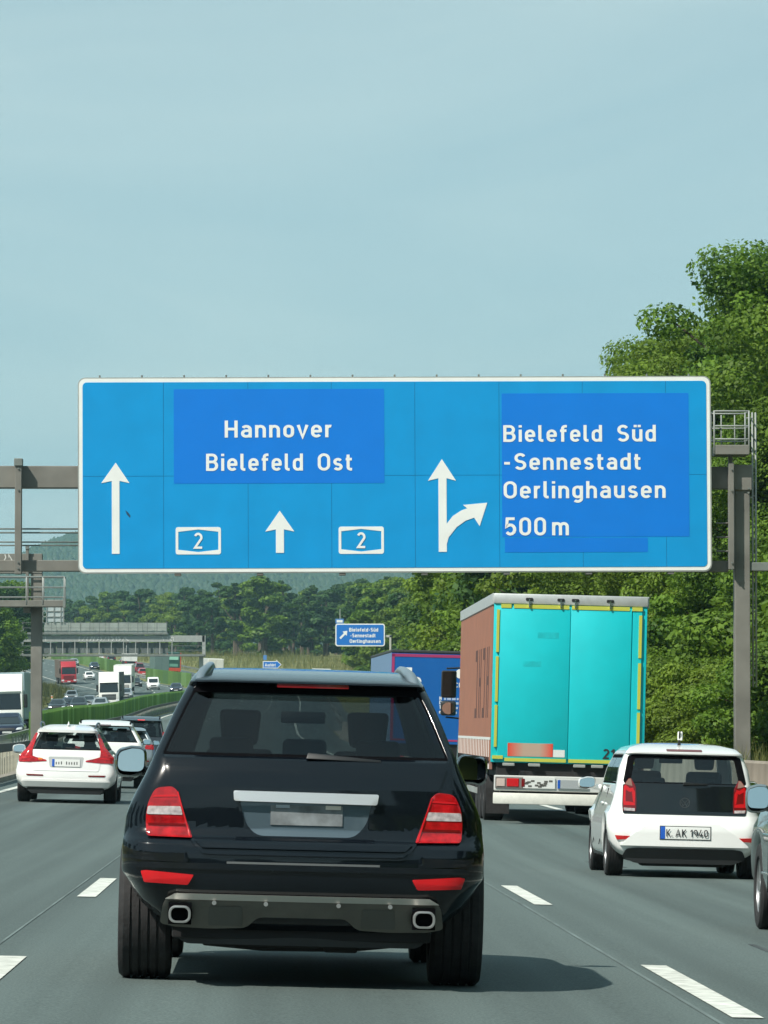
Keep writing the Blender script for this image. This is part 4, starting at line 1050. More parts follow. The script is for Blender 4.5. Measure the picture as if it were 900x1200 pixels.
    for s in (-1, 1):     # door gaps
        for y in (1.75, 2.75):
            MB().box(s*.935-.012 if s > 0 else -.957+.010, s*.957-.010 if s > 0 else -.935+.012, y, y+.008, .5, .9).build('door_gap', SEAL, root)
        MB().box(min(s*.915,s*.955), max(s*.915,s*.955), 1.9, 2.1, .90, .93).build('door_handle', PB, root, .01, 2)
    return root
def rect_(x0, x1, z0, z1): return [(x0,z0),(x1,z0),(x1,z1),(x0,z1)]
black_suv()

# ------------------------------------------------------------------ other cars
def spec(L, W, H, belt, top, rake, hood=.92, hoodl=1.1, wsh=.75, lod=1, ax=(.85, .80), r=.32, gw=.78, rw=.66, rearin=.05, sill=.22, bow=.05, wag=True, rrc=.14):
    """body from a few measures; rake = how far the tailgate leans in between belt and glass top"""
    nz = (16, 10, 6)[lod]; n2 = (8, 6, 3)[lod]
    zb = [sill, sill+.08, .40, .5, .6, belt-.16, belt-.06, belt-.02, belt]
    zg = frange(belt+.02, top, n2); zr = [top+.015, top+.03, (top+H)/2+.01, H-.02, H-.008, H]
    rows = sorted(set(round(z, 4) for z in zb+zg+zr)); h = W/2
    b = Body(rows, hw=[(sill,h*.93),(.4,h*.985),(.6,h),(belt-.15,h*.99),(belt-.03,h*.95),(belt,h*.93),(top,h*gw),(top+.03,h*(gw-.02)),((top+H)/2+.01,h*(rw+.02)),(H-.02,h*(rw-.06)),(H-.008,h*(rw-.18)),(H,h*.25)],
        yr=[(sill,.08),(.40,.0),(.55,.0),(.62,.03),(belt-.1,rearin+.02),(belt,rearin+.05),(top,rearin+.05+rake),(top+.02,rearin+rake*.72),(top+.035,rearin+rake*.78),((top+H)/2+.01,rearin+rake+.20),(H-.02,rearin+rake+.4),(H-.008,L*.28),(H,L*.38)],
        yf=[(sill,L-.12),(.45,L),(.62,L-.01),(hood-.12,L-.10),(hood-.04,L-.35),(hood,L-.6),(belt+.02,L-hoodl) if belt+.02 > hood else (hood+.01,L-hoodl),(top,L-hoodl-wsh),(top+.03,L-hoodl-wsh-.1),(H-.02,L-hoodl-wsh-.45),(H,L*.45)],
        rc=[(sill,rrc+.04),(.6,rrc),(belt,.10),(top,.09),(H,.08)], fc=[(sill,.35),(.7,.4),(hood,.4),(belt+.05,.2),(top,.16),(H,.1)], bow=bow,
        sill=sill, arches=(ax[0], L-ax[1]), arch_r=r+.055, arch_z=r, glassz=(belt, top+.015), pill=(.03,.95), under=0, lod=lod, zs=max(.70, r*2+.10),
        rear_bot=[(0,sill),(h*.7,sill),(h*.85,sill+.05),(h,sill+.16)])
    b.L, b.W, b.H, b.r, b.belt, b.top, b.hood = L, W, H, r, belt, top, hood
    return b
def running_gear(root, b, lod, tw=.21):
    ub = MB().box(-b.W*.36, b.W*.36, .25, b.L-.3, .17, .40); ub.build('underbody', UNDER, root, .02 if lod < 2 else 0, 1)
    MB().box(-b.W*.44, b.W*.44, .4, b.arches[1]+.3, .42, .60).build('floor', UNDER, root)
    for y in b.arches:
        for s in (-1, 1): wheel(root, s*(b.W/2-tw/2-.015), y, b.r, tw, lod, s)

def white_estate():
    P = paint('white', (.80,.81,.79), rough=.35)
    root = place('estate_car', 'white estate car with tall red tail lights, nearest car in the left lane', 'car', -3.9, 93.9)
    b = spec(4.76, 1.88, 1.47, .99, 1.315, .34, lod=0, ax=(1.0,.88), r=.345, gw=.665, rw=.62, sill=.24, rrc=.16)
    b.hwT = [(.24,.90),(.35,.93),(.55,.94),(.70,.935),(.86,.86),(.95,.80),(1.0,.745),(1.315,.575),(1.35,.56),(1.42,.50),(1.44,.44),(1.462,.3),(1.47,.15)]
    parts = b.build(root, P, G_CAR); parts['windshield'].data.materials[0] = G_CLR; rs = b.rear
    running_gear(root, b, 0, .235)
    for mr in (False, True):
        tl = [(.555,1.30),(.595,1.30),(.71,1.06),(.82,.93),(.885,.86),(.885,.755),(.60,.755),(.36,.775),(.37,.80),(.54,.84),(.63,.87),(.635,.97)]
        o = panel('tail_light', rounded(tl, .015), rs, .015, .03, REDL, root, .04, bevel=.004, mirror=mr)
        panel('glow_line', [(.60,.85),(.83,.845),(.82,.825),(.60,.83)], rs, .02, .01, REFL, o, .05, mirror=mr)
        if mr: panel('indicator', [(.44,.828),(.52,.84),(.52,.80),(.44,.80)], rs, .021, .01, AMBER, o, .05, mirror=mr)
        panel('reflector', rounded([(.42,.50),(.72,.50),(.74,.53),(.42,.525)], .005), rs, .008, .02, REDD, root, .05, mirror=mr)
    panel('tailgate', rounded([(-.62,.60),(.62,.60),(.64,.78),(.60,.985),(-.60,.985),(-.64,.78)], .05), rs, .008, .02, P, root, .04, bevel=.004)
    panel('spoiler', rounded([(-.56,1.315),(.56,1.315),(.55,1.36),(-.55,1.36)], .02), lambda x, z: b.rear(x, 1.345)-.02, .02, .08, P, root, .05, bevel=.01)
    panel('bumper_lip', rounded([(-.80,.30),(.80,.30),(.84,.40),(.80,.44),(-.80,.44),(-.84,.40)], .03), rs, .015, .03, P, root, .05, bevel=.008)
    panel('diffuser', rounded([(-.62,.17),(.62,.17),(.74,.25),(.70,.29),(-.70,.29),(-.74,.25)], .02), rs, .02, .06, BLACK, root, .05, bevel=.006)
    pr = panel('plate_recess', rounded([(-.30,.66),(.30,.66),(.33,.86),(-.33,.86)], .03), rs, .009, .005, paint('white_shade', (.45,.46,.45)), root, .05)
    pl = panel('number_plate', rect_(-.26,.26,.68,.815), rs, .02, .01, PLATE, root, .1)
    panel('country_band', rect_(-.26,-.215,.68,.815), rs, .024, .003, EUBLUE, pl, .1)
    r_ = random.Random(2)
    for k in range(9):      # lettering too small to read
        if k == 3: continue
        x = -.19+k*.048
        panel('letter', rect_(x, x+.016, .72, .775-.012*r_.random()), rs, .024, .003, INK, pl, .1)
    MB().hexa([(-.02,.66,1.45),(.02,.66,1.45),(.02,.84,1.45),(-.02,.84,1.45)], [(-.004,.76,1.525),(.004,.76,1.525),(.004,.83,1.515),(-.004,.83,1.515)]).build('roof_fin', P, root, .006, 1)
    for s in (-1, 1):
        MB().tube([(s*.50,.62,1.40),(s*.52,.72,1.455),(s*.53,1.3,1.50),(s*.53,2.2,1.50),(s*.52,2.6,1.43)], .018, 8).build('roof_rail', mat('rail_grey', (.10,.13,.15), .3, metal=.5), root)
        mirror(root, s*.90, 3.05, .985, s, P, .25, .17)
        MB().box(min(s*.925,s*.945), max(s*.925,s*.945), 1.65, 1.85, .80, .825).build('door_handle', P, root, .01, 1)
    MB().hexa([(-.02,rs(0,1.03)-.04,1.02),(.42,rs(.4,1.03)-.03,1.0),(.42,rs(.4,1.03)-.01,1.0),(-.02,rs(0,1.03)-.02,1.02)], [(-.02,rs(0,1.05)-.04,1.04),(.42,rs(.4,1.03)-.03,1.01),(.42,rs(.4,1.03)-.015,1.01),(-.02,rs(0,1.05)-.02,1.04)]).build('rear_wiper', BLACK, root)
    seats(root, .72, (2.3, 1.35), .6, 1.22, ym=2.75, zm=1.23, rear_top=1.13)

def city_car():
    P = paint('white', (.80,.81,.79), rough=.35)
    root = place('city_car', 'small white city car with black glass tailgate and short roof aerial', 'car', 4.345, 53.5)
    b = spec(3.60, 1.645, 1.44, .985, 1.30, .20, lod=0, ax=(.56,.60), r=.295, gw=.70, rw=.66, sill=.20, bow=.04, rrc=.16)
    b.rows = sorted(set([round(z,3) for z in b.rows if not .60 < z < .66]+[.66,.68,.72,.78,.84,.90]))
    b.hwT = [(.2,.79),(.35,.82),(.52,.825),(.62,.815),(.70,.79),(.82,.755),(.95,.725),(1.16,.69),(1.30,.635),(1.33,.62),(1.38,.57),(1.41,.50),(1.43,.35),(1.44,.15)]
    b.yrT = [(.2,.06),(.32,.0),(.5,.0),(.58,.015),(.64,.06),(.70,.085),(.985,.108),(1.30,.26),(1.32,.20),(1.335,.22),(1.38,.40),(1.41,.65),(1.43,.95),(1.44,1.4)]
    b.yfT = [(.2,3.5),(.45,3.6),(.62,3.58),(.75,3.5),(.85,3.25),(.95,2.85),(1.0,2.75),(1.30,2.2),(1.33,2.1),(1.41,1.8),(1.44,1.6)]
    b.gz_ = (.985, 1.30); b.pill = (.06, .96); b.bposts = (.53, .56)
    parts = b.build(root, P, G_CAR); rs = b.rear; parts['windshield'].data.materials[0] = G_CLR
    for m_ in ('rear_window',): parts[m_].data.materials[0] = glass('city_glass', (.62,.68,.67), .02)
    running_gear(root, b, 0, .185)
    mb_ = BLACKG = paint('gloss_black', (.010,.012,.013), rough=.12)
    panel('tailgate_glass', rounded([(-.655,.672),(.655,.672),(.665,.76),(.66,.98),(.60,1.0),(-.60,1.0),(-.66,.98),(-.665,.76)], [.02,.02,.02,.0,.0,.0,.0,.02]), rs, .006, .02, paint('black_tailgate_glass', (.008,.011,.013), rough=.06), root, .04)
    panel('glass_frame', rounded([(-.66,1.0),(.66,1.0),(.60,1.295),(-.60,1.295)], .03), rs, .004, .01, SEAL, root, .04, holes=[rounded([(-.58,1.01),(.58,1.01),(.53,1.27),(-.53,1.27)], .04)[::-1]])
    for mr in (False, True):
        ol = rounded([(.52,.695),(.655,.70),(.662,.80),(.655,.97),(.60,1.045),(.575,1.05),(.525,.96),(.515,.80)], .015)
        o = panel('tail_light', ol, rs, .012, .03, REDD, root, .03, bevel=.004, mirror=mr)
        for pts in ([(.53,.76),(.65,.76),(.655,.80),(.60,.80),(.53,.79)], [(.53,.79),(.55,.80),(.565,.90),(.545,.93),(.53,.9)], [(.63,.80),(.655,.80),(.65,.96),(.63,.98)], [(.545,.915),(.585,.90),(.635,.93),(.63,.975),(.585,.94),(.55,.95)]):
            panel('light_bar', pts, rs, .016, .006, REFL, o, .05, mirror=mr)
        panel('clear_lamp', [(.53,.70),(.645,.705),(.65,.735),(.53,.73)], rs, .017, .006, CLEARL, o, .05, mirror=mr)
        panel('indicator', [(.56,.965),(.64,.985),(.60,1.04),(.575,1.045)], rs, .016, .006, mat('faint_amber', (.22,.12,.09), .2, coat=.5), o, .05, mirror=mr)
        panel('reflector', rounded([(.52,.405),(.72,.395),(.74,.44),(.50,.435)], .006), rs, .010, .02, mat('bumper_reflector', (.42,.01,.01), .3, coat=.3), root, .04, mirror=mr)
    panel('bumper_bulge', rounded([(-.70,.335),(.70,.335),(.55,.46),(.36,.585),(.26,.60),(-.26,.60),(-.36,.585),(-.55,.46)], .03), rs, .016, .03, P, root, .035, bevel=.010)
    panel('diffuser', rounded([(-.52,.15),(.52,.15),(.66,.21),(.62,.30),(.52,.315),(-.52,.315),(-.62,.30),(-.66,.21)], .03), rs, .012, .05, BLACK, root, .05, bevel=.008)
    MB().box(-.45,.45,.15,.6,.12,.2).build('rear_silencer', UNDER, root, .02, 1)
    pl = panel('number_plate', rect_(-.26,.27,.415,.545), rs, .024, .01, PLATE, root, .1)
    fr = panel('plate_frame', rect_(-.268,.278,.407,.553), rs, .022, .01, BLACK, root, .1)
    panel('country_band', rect_(-.26,-.212,.415,.545), rs, .027, .002, EUBLUE, pl, .1)
    yp = rs(.26,.48)-.036
    text_obj('K', -.20, .44, .078, None, yp, INK, pl, weight=.13); text_obj('.', -.145, .44, .078, None, yp, INK, pl)
    text_obj('AK', -.10, .44, .078, .115, yp, INK, pl, weight=.13); text_obj('1940', .055, .44, .078, .19, yp, INK, pl, weight=.13, track=.12)
    panel('brake_light', rounded([(-.19,1.345),(.19,1.345),(.19,1.368),(-.19,1.368)], .006), rs, .006, .01, mat('dim_brake', (.14,.03,.03), .3), root, .05)
    ye = rs(0,.80)-.012; em = MB()
    for k in range(24):
        a0, a1 = 2*math.pi*k/24, 2*math.pi*(k+1)/24
        em.add([(.055*math.cos(a0),ye,.80+.055*math.sin(a0)),(.055*math.cos(a1),ye,.80+.055*math.sin(a1)),(.046*math.cos(a1),ye,.80+.046*math.sin(a1)),(.046*math.cos(a0),ye,.80+.046*math.sin(a0))], [(0,1,2,3)])
    for st in ([(-.030,.83),(-.004,.80+.004),(.004,.804),(.030,.83)], [(-.040,.815),(-.018,.765),(0,.797),(.018,.765),(.040,.815)]):
        L, Q = ribbon(st, .007); vs = []
        for p, q in zip(L, Q): vs += [(p[0], ye, p[1]), (q[0], ye, q[1])]
        em.add(vs, [(2*i,2*i+1,2*i+3,2*i+2) for i in range(len(L)-1)])
    em.build('emblem', mat('dull_chrome', (.10,.11,.115), .4, metal=.7), root, smooth=False)
    MB().tube([(-.02,.75,1.41),(-.02,.74,1.455),(-.018,.70,1.56)], [.02,.012,.008], 8).build('aerial', BLACK, root)
    MB().box(-.04,.015,.72,.735,1.465,1.56).build('aerial_flag', SIGN_WHITE, root, .01, 1)
    MB().hexa([(-.02,rs(0,1.0)-.05,.985),(.24,rs(.2,1.0)-.03,.99),(.24,rs(.2,1.0)-.01,.99),(-.02,rs(0,1.0)-.0,.985)], [(-.02,rs(0,1.0)-.05,1.02),(.24,rs(.2,1.0)-.03,1.005),(.24,rs(.2,1.0)-.01,1.005),(-.02,rs(0,1.0)-.0,1.02)]).build('rear_wiper', BLACK, root, .006, 1)
    for s in (-1, 1):
        mirror(root, s*.80, 2.32, .98, s, P, .20, .135)
        for y in (1.28, 2.28):
            MB().hexa([(s*.822,y,.32),(s*.830,y,.32),(s*.830,y+.008,.32),(s*.822,y+.008,.32)], [(s*.73,y,.93),(s*.738,y,.93),(s*.738,y+.008,.93),(s*.73,y+.008,.93)]).build('door_gap', SEAL, root)
        MB().box(min(s*.775,s*.80), max(s*.775,s*.80), 1.38, 1.58, .76, .785).build('door_handle', P, root, .008, 1)
    seats(root, .62, (1.72, .95), .5, 1.30, heads=((-.33,.33),(-.28,.28)), ym=2.05, zm=1.25, rear_top=1.08)
    MB().box(-.58,.58,2.25,2.5,.85,.96).build('dashboard', BLACK, root, .03, 1)

def plain_car_rear(name, label, X, D, b, P, light, glassm=None, extra=None):
    root = place(name, label, 'car', X, D)
    parts = b.build(root, P, glassm or G_CAR); parts['windshield'].data.materials[0] = G_CLR; rs = b.rear; h = b.W/2
    running_gear(root, b, b.lod)
    for mr in (False, True):
        panel('tail_light', rounded([(h*x, z) for x, z in light], .02), rs, .012, .03, REDL, root, .05, bevel=.003, mirror=mr)
        panel('reflector', rect_(h*.55,h*.8,.42,.46), rs, .008, .02, REDD, root, .06, mirror=mr)
    panel('number_plate', rect_(-.26,.26,.62,.73), rs, .012, .01, PLATE, root, .1)
    panel('brake_light', rect_(-.13,.13,b.top+.035,b.top+.055), rs, .006, .02, mat('lit_brake', (.8,.02,.02), .3, emit=((1,.05,.05),.6)) if extra == 'lit' else REDD, root, .1)
    panel('diffuser', rounded([(-h*.7,.18),(h*.7,.18),(h*.78,.27),(-h*.78,.27)], .02), rs, .015, .04, BLACK, root, .08)
    for s in (-1, 1):
        mirror(root, s*h*.93, b.L*.62, b.belt+.02, s, P if not extra == 'blackmirror' else BLACK, .2, .15)
    seats(root, h*.8, (b.L*.5, b.L*.3), .6, b.top-.08, ym=b.L*.58, zm=b.top-.06)
    return root, b

WP = paint('white', (.80,.81,.79), rough=.35)
r_, b_ = plain_car_rear('compact_suv', 'white car with dark roof rails half hidden behind the white estate', -4.02, 118.5, spec(4.4, 1.84, 1.60, 1.08, 1.44, .30, lod=0, r=.34, gw=.70, rw=.66), WP, [(.50,.86),(.93,.84),(.97,.97),(.86,1.0),(.52,.93)])
for s in (-1, 1): MB().tube([(s*.58,.5,1.50),(s*.59,.6,1.55),(s*.60,1.3,1.58),(s*.60,2.2,1.58),(s*.58,2.5,1.5)], .02, 8).build('roof_rail', SEAL, r_)
DP = paint('dark_grey', (.035,.045,.055), metal=.3)
r_, b_ = plain_car_rear('family_suv', 'dark grey tall car with lit central brake light ahead in the left lane', -4.88, 183, spec(4.7, 1.86, 1.80, 1.05, 1.62, .28, lod=0, r=.36, gw=.80, rw=.78, sill=.3), DP, [(.86,.90),(.97,.90),(.93,1.25),(.84,1.25)], G_PRIV, 'lit')
for s in (-1, 1): MB().tube([(s*.67,.5,1.72),(s*.68,.6,1.77),(s*.68,1.3,1.79),(s*.68,2.4,1.79),(s*.67,2.7,1.72)], .022, 8).build('roof_rail', SEAL, r_)
LG = paint('silver_grey', (.30,.34,.36), metal=.6)
plain_car_rear('hatchback', 'silver car squeezed between the white cars and the black off-road car', -4.45, 150, spec(4.3, 1.76, 1.44, .96, 1.31, .30, lod=1, r=.31, gw=.70, rw=.64), LG, [(.62,.80),(.96,.78),(.94,.93),(.70,.96)])
# grey car leaving the frame on the right
def right_car():
    P = paint('grey_metal', (.16,.19,.19), metal=.5)
    b = spec(4.35, 1.80, 1.45, .93, 1.31, .35, lod=0, ax=(.80,.86), r=.325, gw=.72, rw=.66)
    X = 3.60+.90; root = place('grey_hatchback', 'grey car cut off by the right edge of the picture, mirror and front wheel showing', 'car', X, 37.75-b.arches[1])
    b.build(root, P, G_CAR); rs = b.rear; running_gear(root, b, 0, .215)
    for mr in (False, True):
        panel('tail_light', rounded([(.55,.70),(.87,.70),(.84,.88),(.60,.90)], .03), rs, .012, .03, REDL, root, .05, bevel=.003, mirror=mr)
        panel('headlight', rounded([(.50,.62),(.80,.62),(.78,.76),(.55,.72)], .03), b.front, .01, .03, HEADL, root, .05, mirror=mr, sign=1)
    panel('number_plate', rect_(-.26,.26,.5,.61), rs, .012, .01, PLATE, root, .1)
    for s in (-1, 1):
        mirror(root, s*.865, 2.82, .985, s, P, .185, .205)
        for y in (1.55, 2.55): MB().box(min(s*.885,s*.903), max(s*.885,s*.903), y, y+.01, .3, .8).build('door_gap', SEAL, root)
        for z0 in (.42, .70): MB().hexa([(s*.88,1.2,z0),(s*.905,1.2,z0),(s*.905,3.05,z0),(s*.88,3.05,z0)], [(s*.88,1.2,z0+.03),(s*.903,1.2,z0+.022),(s*.903,3.05,z0+.022),(s*.88,3.05,z0+.03)]).build('side_moulding', P, root, .008, 2)
    seats(root, .68, (2.2, 1.3), .55, 1.25, ym=2.6, zm=1.25)
right_car()
white_estate(); city_car()

# oncoming and far cars
def front_car(name, label, px, D, P, L=4.4, W=1.8, H=1.46, belt=.93, top=1.30, lod=2, flip=True, group=None, rake=.3, van=False, dx=0):
    X = (px-322)/F*D+dx
    b = spec(L, W, H, belt, top, rake, lod=lod, gw=.72 if not van else .86, rw=.66 if not van else .84, hoodl=1.05 if not van else .7, wsh=.75 if not van else .5, hood=.90 if not van else 1.0)
    root = place(name, label, 'car' if not van else 'van', X, D, group=group, flip=flip, L=L)
    b.build(root, P, G_FAR); h = W/2
    for y in b.arches:
        for s in (-1, 1): wheel(root, s*(h-.12), y, b.r, .2, 2, s)
    MB().box(-h*.7, h*.7, .3, L-.3, .17, .5).build('underbody', UNDER, root)
    if flip:
        f = b.front
        for mr in (False, True):
            panel('headlight', rounded([(h*.52,.60),(h*.92,.62),(h*.90,.76),(h*.60,.71)], .03), f, .02, .04, HEADL, root, .1, mirror=mr, sign=1)
            panel('fog_lamp', rect_(h*.62,h*.82,.32,.42), f, .02, .04, BLACK, root, .2, mirror=mr, sign=1)
        panel('grille', rounded([(-h*.48,.55),(h*.48,.55),(h*.44,.72),(-h*.44,.72)], .03), f, .02, .04, BLACK, root, .1, sign=1)
        panel('air_intake', rounded([(-h*.55,.26),(h*.55,.26),(h*.5,.38),(-h*.5,.38)], .03), f, .02, .04, BLACK, root, .1, sign=1)
        panel('number_plate', rect_(-.26,.26,.42,.52), f, .04, .02, PLATE, root, .1, sign=1)
    else:
        rs = b.rear
        for mr in (False, True): panel('tail_light', rect_(h*.62,h*.95,.72,.90), rs, .02, .04, REDL, root, .1, mirror=mr)
        panel('number_plate', rect_(-.26,.26,.5,.6), rs, .02, .02, PLATE, root, .1)
    for s in (-1, 1): MB().box(s*h*.95 if s > 0 else -h*.95-.18, s*h*.95+.18 if s > 0 else -h*.95, L-1.75, L-1.65, belt, belt+.13).build('door_mirror', P, root)
    return root
NAVY = paint('navy', (.008,.014,.035)); BLK = paint('black', (.010,.011,.013)); SLV = paint('silver', (.42,.45,.46), metal=.5); RED = paint('red', (.42,.015,.015)); DRED = paint('dark_red', (.16,.012,.02))
front_car('oncoming_car', 'dark blue oncoming car with lit headlamps in front of the white lorry', 9.5, 279, NAVY, 4.5, 1.83, 1.55, lod=1)
front_car('oncoming_car', 'dark oncoming car just right of the gantry post above the green barrier', 67, 500, BLK)
front_car('oncoming_car', 'black oncoming car in the middle of the row above the green barrier', 92, 512, BLK, H=1.6, top=1.42, belt=1.0)
front_car('oncoming_car', 'silver oncoming car beside the white lorry above the green barrier', 117.5, 520, SLV)
front_car('oncoming_car', 'small grey oncoming car farther back left of the white lorry', 104.5, 600, paint('grey', (.2,.23,.24), metal=.4))
front_car('oncoming_car', 'dark oncoming car seen between two others behind the black one', 79.5, 560, NAVY)
front_car('oncoming_car', 'white oncoming car between the red lorry and the white lorry', 106, 845, WP)
front_car('oncoming_car', 'silver oncoming car half hidden behind the first white lorry', 148, 655, SLV)
front_car('oncoming_car', 'grey oncoming car near the grass verge below the red lorry', 84, 650, paint('grey', (.2,.23,.24), metal=.4))
front_car('oncoming_car', 'dark blue oncoming car ahead of the red lorry on the far bend', 112, 930, NAVY)
front_car('oncoming_car', 'silver oncoming car at the top of the far bend', 88, 980, SLV)
front_car('oncoming_van', 'white oncoming van behind the green barrier', 180.5, 728, WP, 4.4, 1.85, 1.85, 1.05, 1.60, van=True)
front_car('oncoming_car', 'dark oncoming car left of the white van', 160.5, 760, BLK)
front_car('oncoming_car', 'dark oncoming car right of the white van', 206.5, 692, NAVY)
front_car('distant_car', 'dark red tall car driving away behind the smaller red car', 164, 905, DRED, 4.3, 1.8, 1.85, 1.05, 1.6, flip=False)
front_car('distant_car', 'bright red car driving away in front of the dark red one', 168.5, 868, RED, flip=False)
front_car('distant_car', 'red car driving away beside the dark green lorry', 196, 838, RED, flip=False)
front_car('distant_car', 'white car far up the road near the left end of the distant wall', 115.5, 1085, WP, flip=False, dx=.6)
front_car('distant_car', 'dark car far up the road right of the white one', 131, 1060, BLK, flip=False)
front_car('distant_car', 'dark car far up the road beside the white box lorry', 146.5, 1010, BLK, flip=False)
front_car('distant_van', 'white van roof showing over the roof of the black off-road car', 275, 760, WP, 5.0, 1.95, 2.3, 1.2, 1.9, flip=False, van=True)

# ------------------------------------------------------------------ lorries
def lorry_wheels(root, ys, lod, side_only=None):
    for y in ys:
        for s in (-1, 1): wheel(root, s*(1.275-.2), y, .50, .36, lod, s, rimr=.29, dark=lod < 2)
def turquoise_trailer():
    X = (663-322)/F*83.6
    root = place('curtain_trailer', 'lorry trailer with turquoise rear doors, yellow tape and red brown side curtain', 'lorry', X, 83.6)
    z = lambda py: (963.5-py)/70.6
    x = lambda px: (px-666)/70.6
    TQ = mat('turquoise', (.0,.50,.55), .5, coat=.05, noise=.05, nscale=2.5); YT_ = mat('yellow_tape', (.48,.50,.07), .5); CUR = mat('brown_curtain', (.33,.13,.075), .6, noise=.10, nscale=2.5, bump=.35, bscale=3)
    ALU = mat('alu_frame', (.55,.57,.56), .4, metal=.4, noise=.08)
    h = 1.275; zb, zt = z(892), z(706)
    # structure
    MB().box(-h+.02, h-.02, .08, 13.6, zb, zt).build('cargo_box', CUR, root)
    MB().box(-h, h, .0, .10, zb, zt+.01).build('rear_frame', TQ, root, .01, 2)
    for (a, b_) in ((-h+.10, x(666)-.003), (x(666)+.003, x(738))):
        d_ = MB().box(a, b_, -.035, .02, zb+.07, zt-.06).build('door', TQ, root, .012, 2)
    MB().box(x(739), h-.08, -.03, .02, zb+.07, zt-.06).build('door_edge', TQ, root, .008, 1)
    # roof
    mb = MB().box(-h-.01, h+.01, -.03, 13.6, zt, z(694)); mb.build('roof', ALU, root, .02, 2)
    for px in (617, 654, 671, 712):
        MB().box(x(px)-.06, x(px)+.06, -.05, .02, z(702), z(698.5)).build('roof_bracket', BLACK, root, .01, 1)
        MB().box(x(px)-.012, x(px)+.012, -.08, -.02, z(709), z(700)).build('roof_latch', CHROME, root)
    # yellow tape in pieces
    for (a, b_, c, d_) in ((584,596,711,706.5),(599,664,711,706.5),(667,735,711,706.5),(738,750,711,706.5),(579.2,582.4,763,713),(579.2,582.4,821,768),(579.2,582.4,874,825),(746.2,749.8,766,716),(746.2,749.8,826,772),(746.2,749.8,874,830),(577.5,590,888,884),(592,664,890.5,886.5),(667,722,890.5,886.5),(724,750,890.5,886.5)):
        MB().box(x(a), x(b_), -.044, -.03 if 584 < a < 738 and c < 880 else -.005, z(c), z(d_)).build('reflective_tape', YT_, root)
    blm = mat('blurred_red', (.62,.05,.02), .5); n = blm.node_tree.nodes; l = blm.node_tree.links
    tcx = n.new('ShaderNodeTexCoord'); sp = n.new('ShaderNodeSeparateXYZ'); cr = n.new('ShaderNodeValToRGB'); l.new(tcx.outputs['Generated'], sp.inputs[0]); l.new(sp.outputs[0], cr.inputs[0])
    e = cr.color_ramp.elements; e[0].color = (.66,.05,.02,1); e[1].color = (.66,.05,.02,1); q = e.new(.35); q.color = (.45,.32,.24,1); q = e.new(.7); q.color = (.45,.33,.25,1)
    l.new(cr.outputs[0], n['Principled BSDF'].inputs['Base Color'])
    MB().box(x(595.5), x(648.5), -.040, -.034, z(884.5), z(869)).build('red_sticker', blm, root)
    MB().box(x(649), x(662.5), -.040, -.034, z(884.5), z(876)).build('white_sticker', PLATE, root)
    text_obj('219', x(707.5), z(885), 11.5/70.6, 23/70.6, -.042, INK, root, weight=.17)
    for (px, py, w_, hh) in ((640,742,.35,.10),(622,776,.30,.09)):      # faded marks
        MB().box(x(px)-w_/2, x(px)+w_/2, -.0365, -.034, z(py)-hh/2, z(py)+hh/2).build('faded_mark', mat('faded_turquoise', (.0,.46,.50), .6, noise=.15, nscale=8), root)
    for px in (597, 627, 680, 701, 724):      # lock bars and hinges at the foot of the doors
        MB().box(x(px)-.10, x(px)+.10, -.06, .0, z(896), z(892.5)).build('door_lock', GALV, root, .008, 1)
    # side curtains with pelmet, straps and buckles
    for s in (-1, 1):
        MB().box(min(s*h, s*(h+.012)), max(s*h, s*(h+.012)), .12, 13.55, zb+.02, zt).build('side_curtain', CUR, root)
        MB().box(min(s*h, s*(h+.03)), max(s*h, s*(h+.03)), .02, 13.6, zt-.02, z(694)).build('roof_rail', ALU, root, .008, 1)
        MB().box(min(s*h, s*(h+.018)), max(s*h, s*(h+.018)), .12, 13.5, z(866), z(863)).build('curtain_band', PLATE, root)
        for k in range(20):
            y = .5+k*.66
            MB().box(min(s*h, s*(h+.022)), max(s*h, s*(h+.022)), y, y+.05, zb-.12, z(865)).build('strap', PLATE, root)
            MB().box(min(s*h, s*(h+.035)), max(s*h, s*(h+.035)), y-.01, y+.07, zb-.02, zb+.08).build('buckle', BLACK, root)
        rr = random.Random(4); LB = mat('curtain_letter', (.10,.04,.03), .7)
        for k, (y, w_) in enumerate(((1.1,.9),(2.6,.9),(4.1,.9),(5.6,.9))):      # big faded upright lettering, unreadable at this angle
            for (a, b_, c, d_) in ((0,.24,1.75,2.95),(.62,.86,1.75,2.95),(.24,.62,2.3,2.45)) if k % 2 == 0 else ((0,.24,1.75,2.95),(.24,.86,2.75,2.95),(.24,.86,1.75,1.92)):
                MB().box(min(s*(h+.012), s*(h+.015)), max(s*(h+.012), s*(h+.015)), y+a, y+b_, c, d_).build('curtain_lettering', LB, root)
        MB().box(min(s*(h-.03), s*(h+.005)), max(s*(h-.03), s*(h+.005)), .1, 13.6, zb-.12, zb+.02).build('side_rave', mat('rave_brown', (.25,.12,.09), .7), root)
        MB().box(min(s*(h-.06), s*(h-.02)), max(s*(h-.06), s*(h-.02)), 5.5, 9.8, .42, .52).build('side_guard', GALV, root)
        MB().box(min(s*(h-.06), s*(h-.02)), max(s*(h-.06), s*(h-.02)), 5.5, 9.8, .75, .85).build('side_guard', GALV, root)
    # rear under-structure
    MB().box(-1.18, 1.18, .05, 13.2, .78, zb).build('chassis', mat('chassis_black', (.014,.014,.015), .8), root, .01, 1)
    MB().box(-1.10, 1.10, .12, .4, .5, .78).build('rear_crossmember', BLACK, root)
    lb = MB().box(-1.21, 1.21, -.02, .06, z(925), z(907)).build('light_bar', mat('alu_bar', (.62,.63,.61), .45, metal=.2), root, .012, 1)
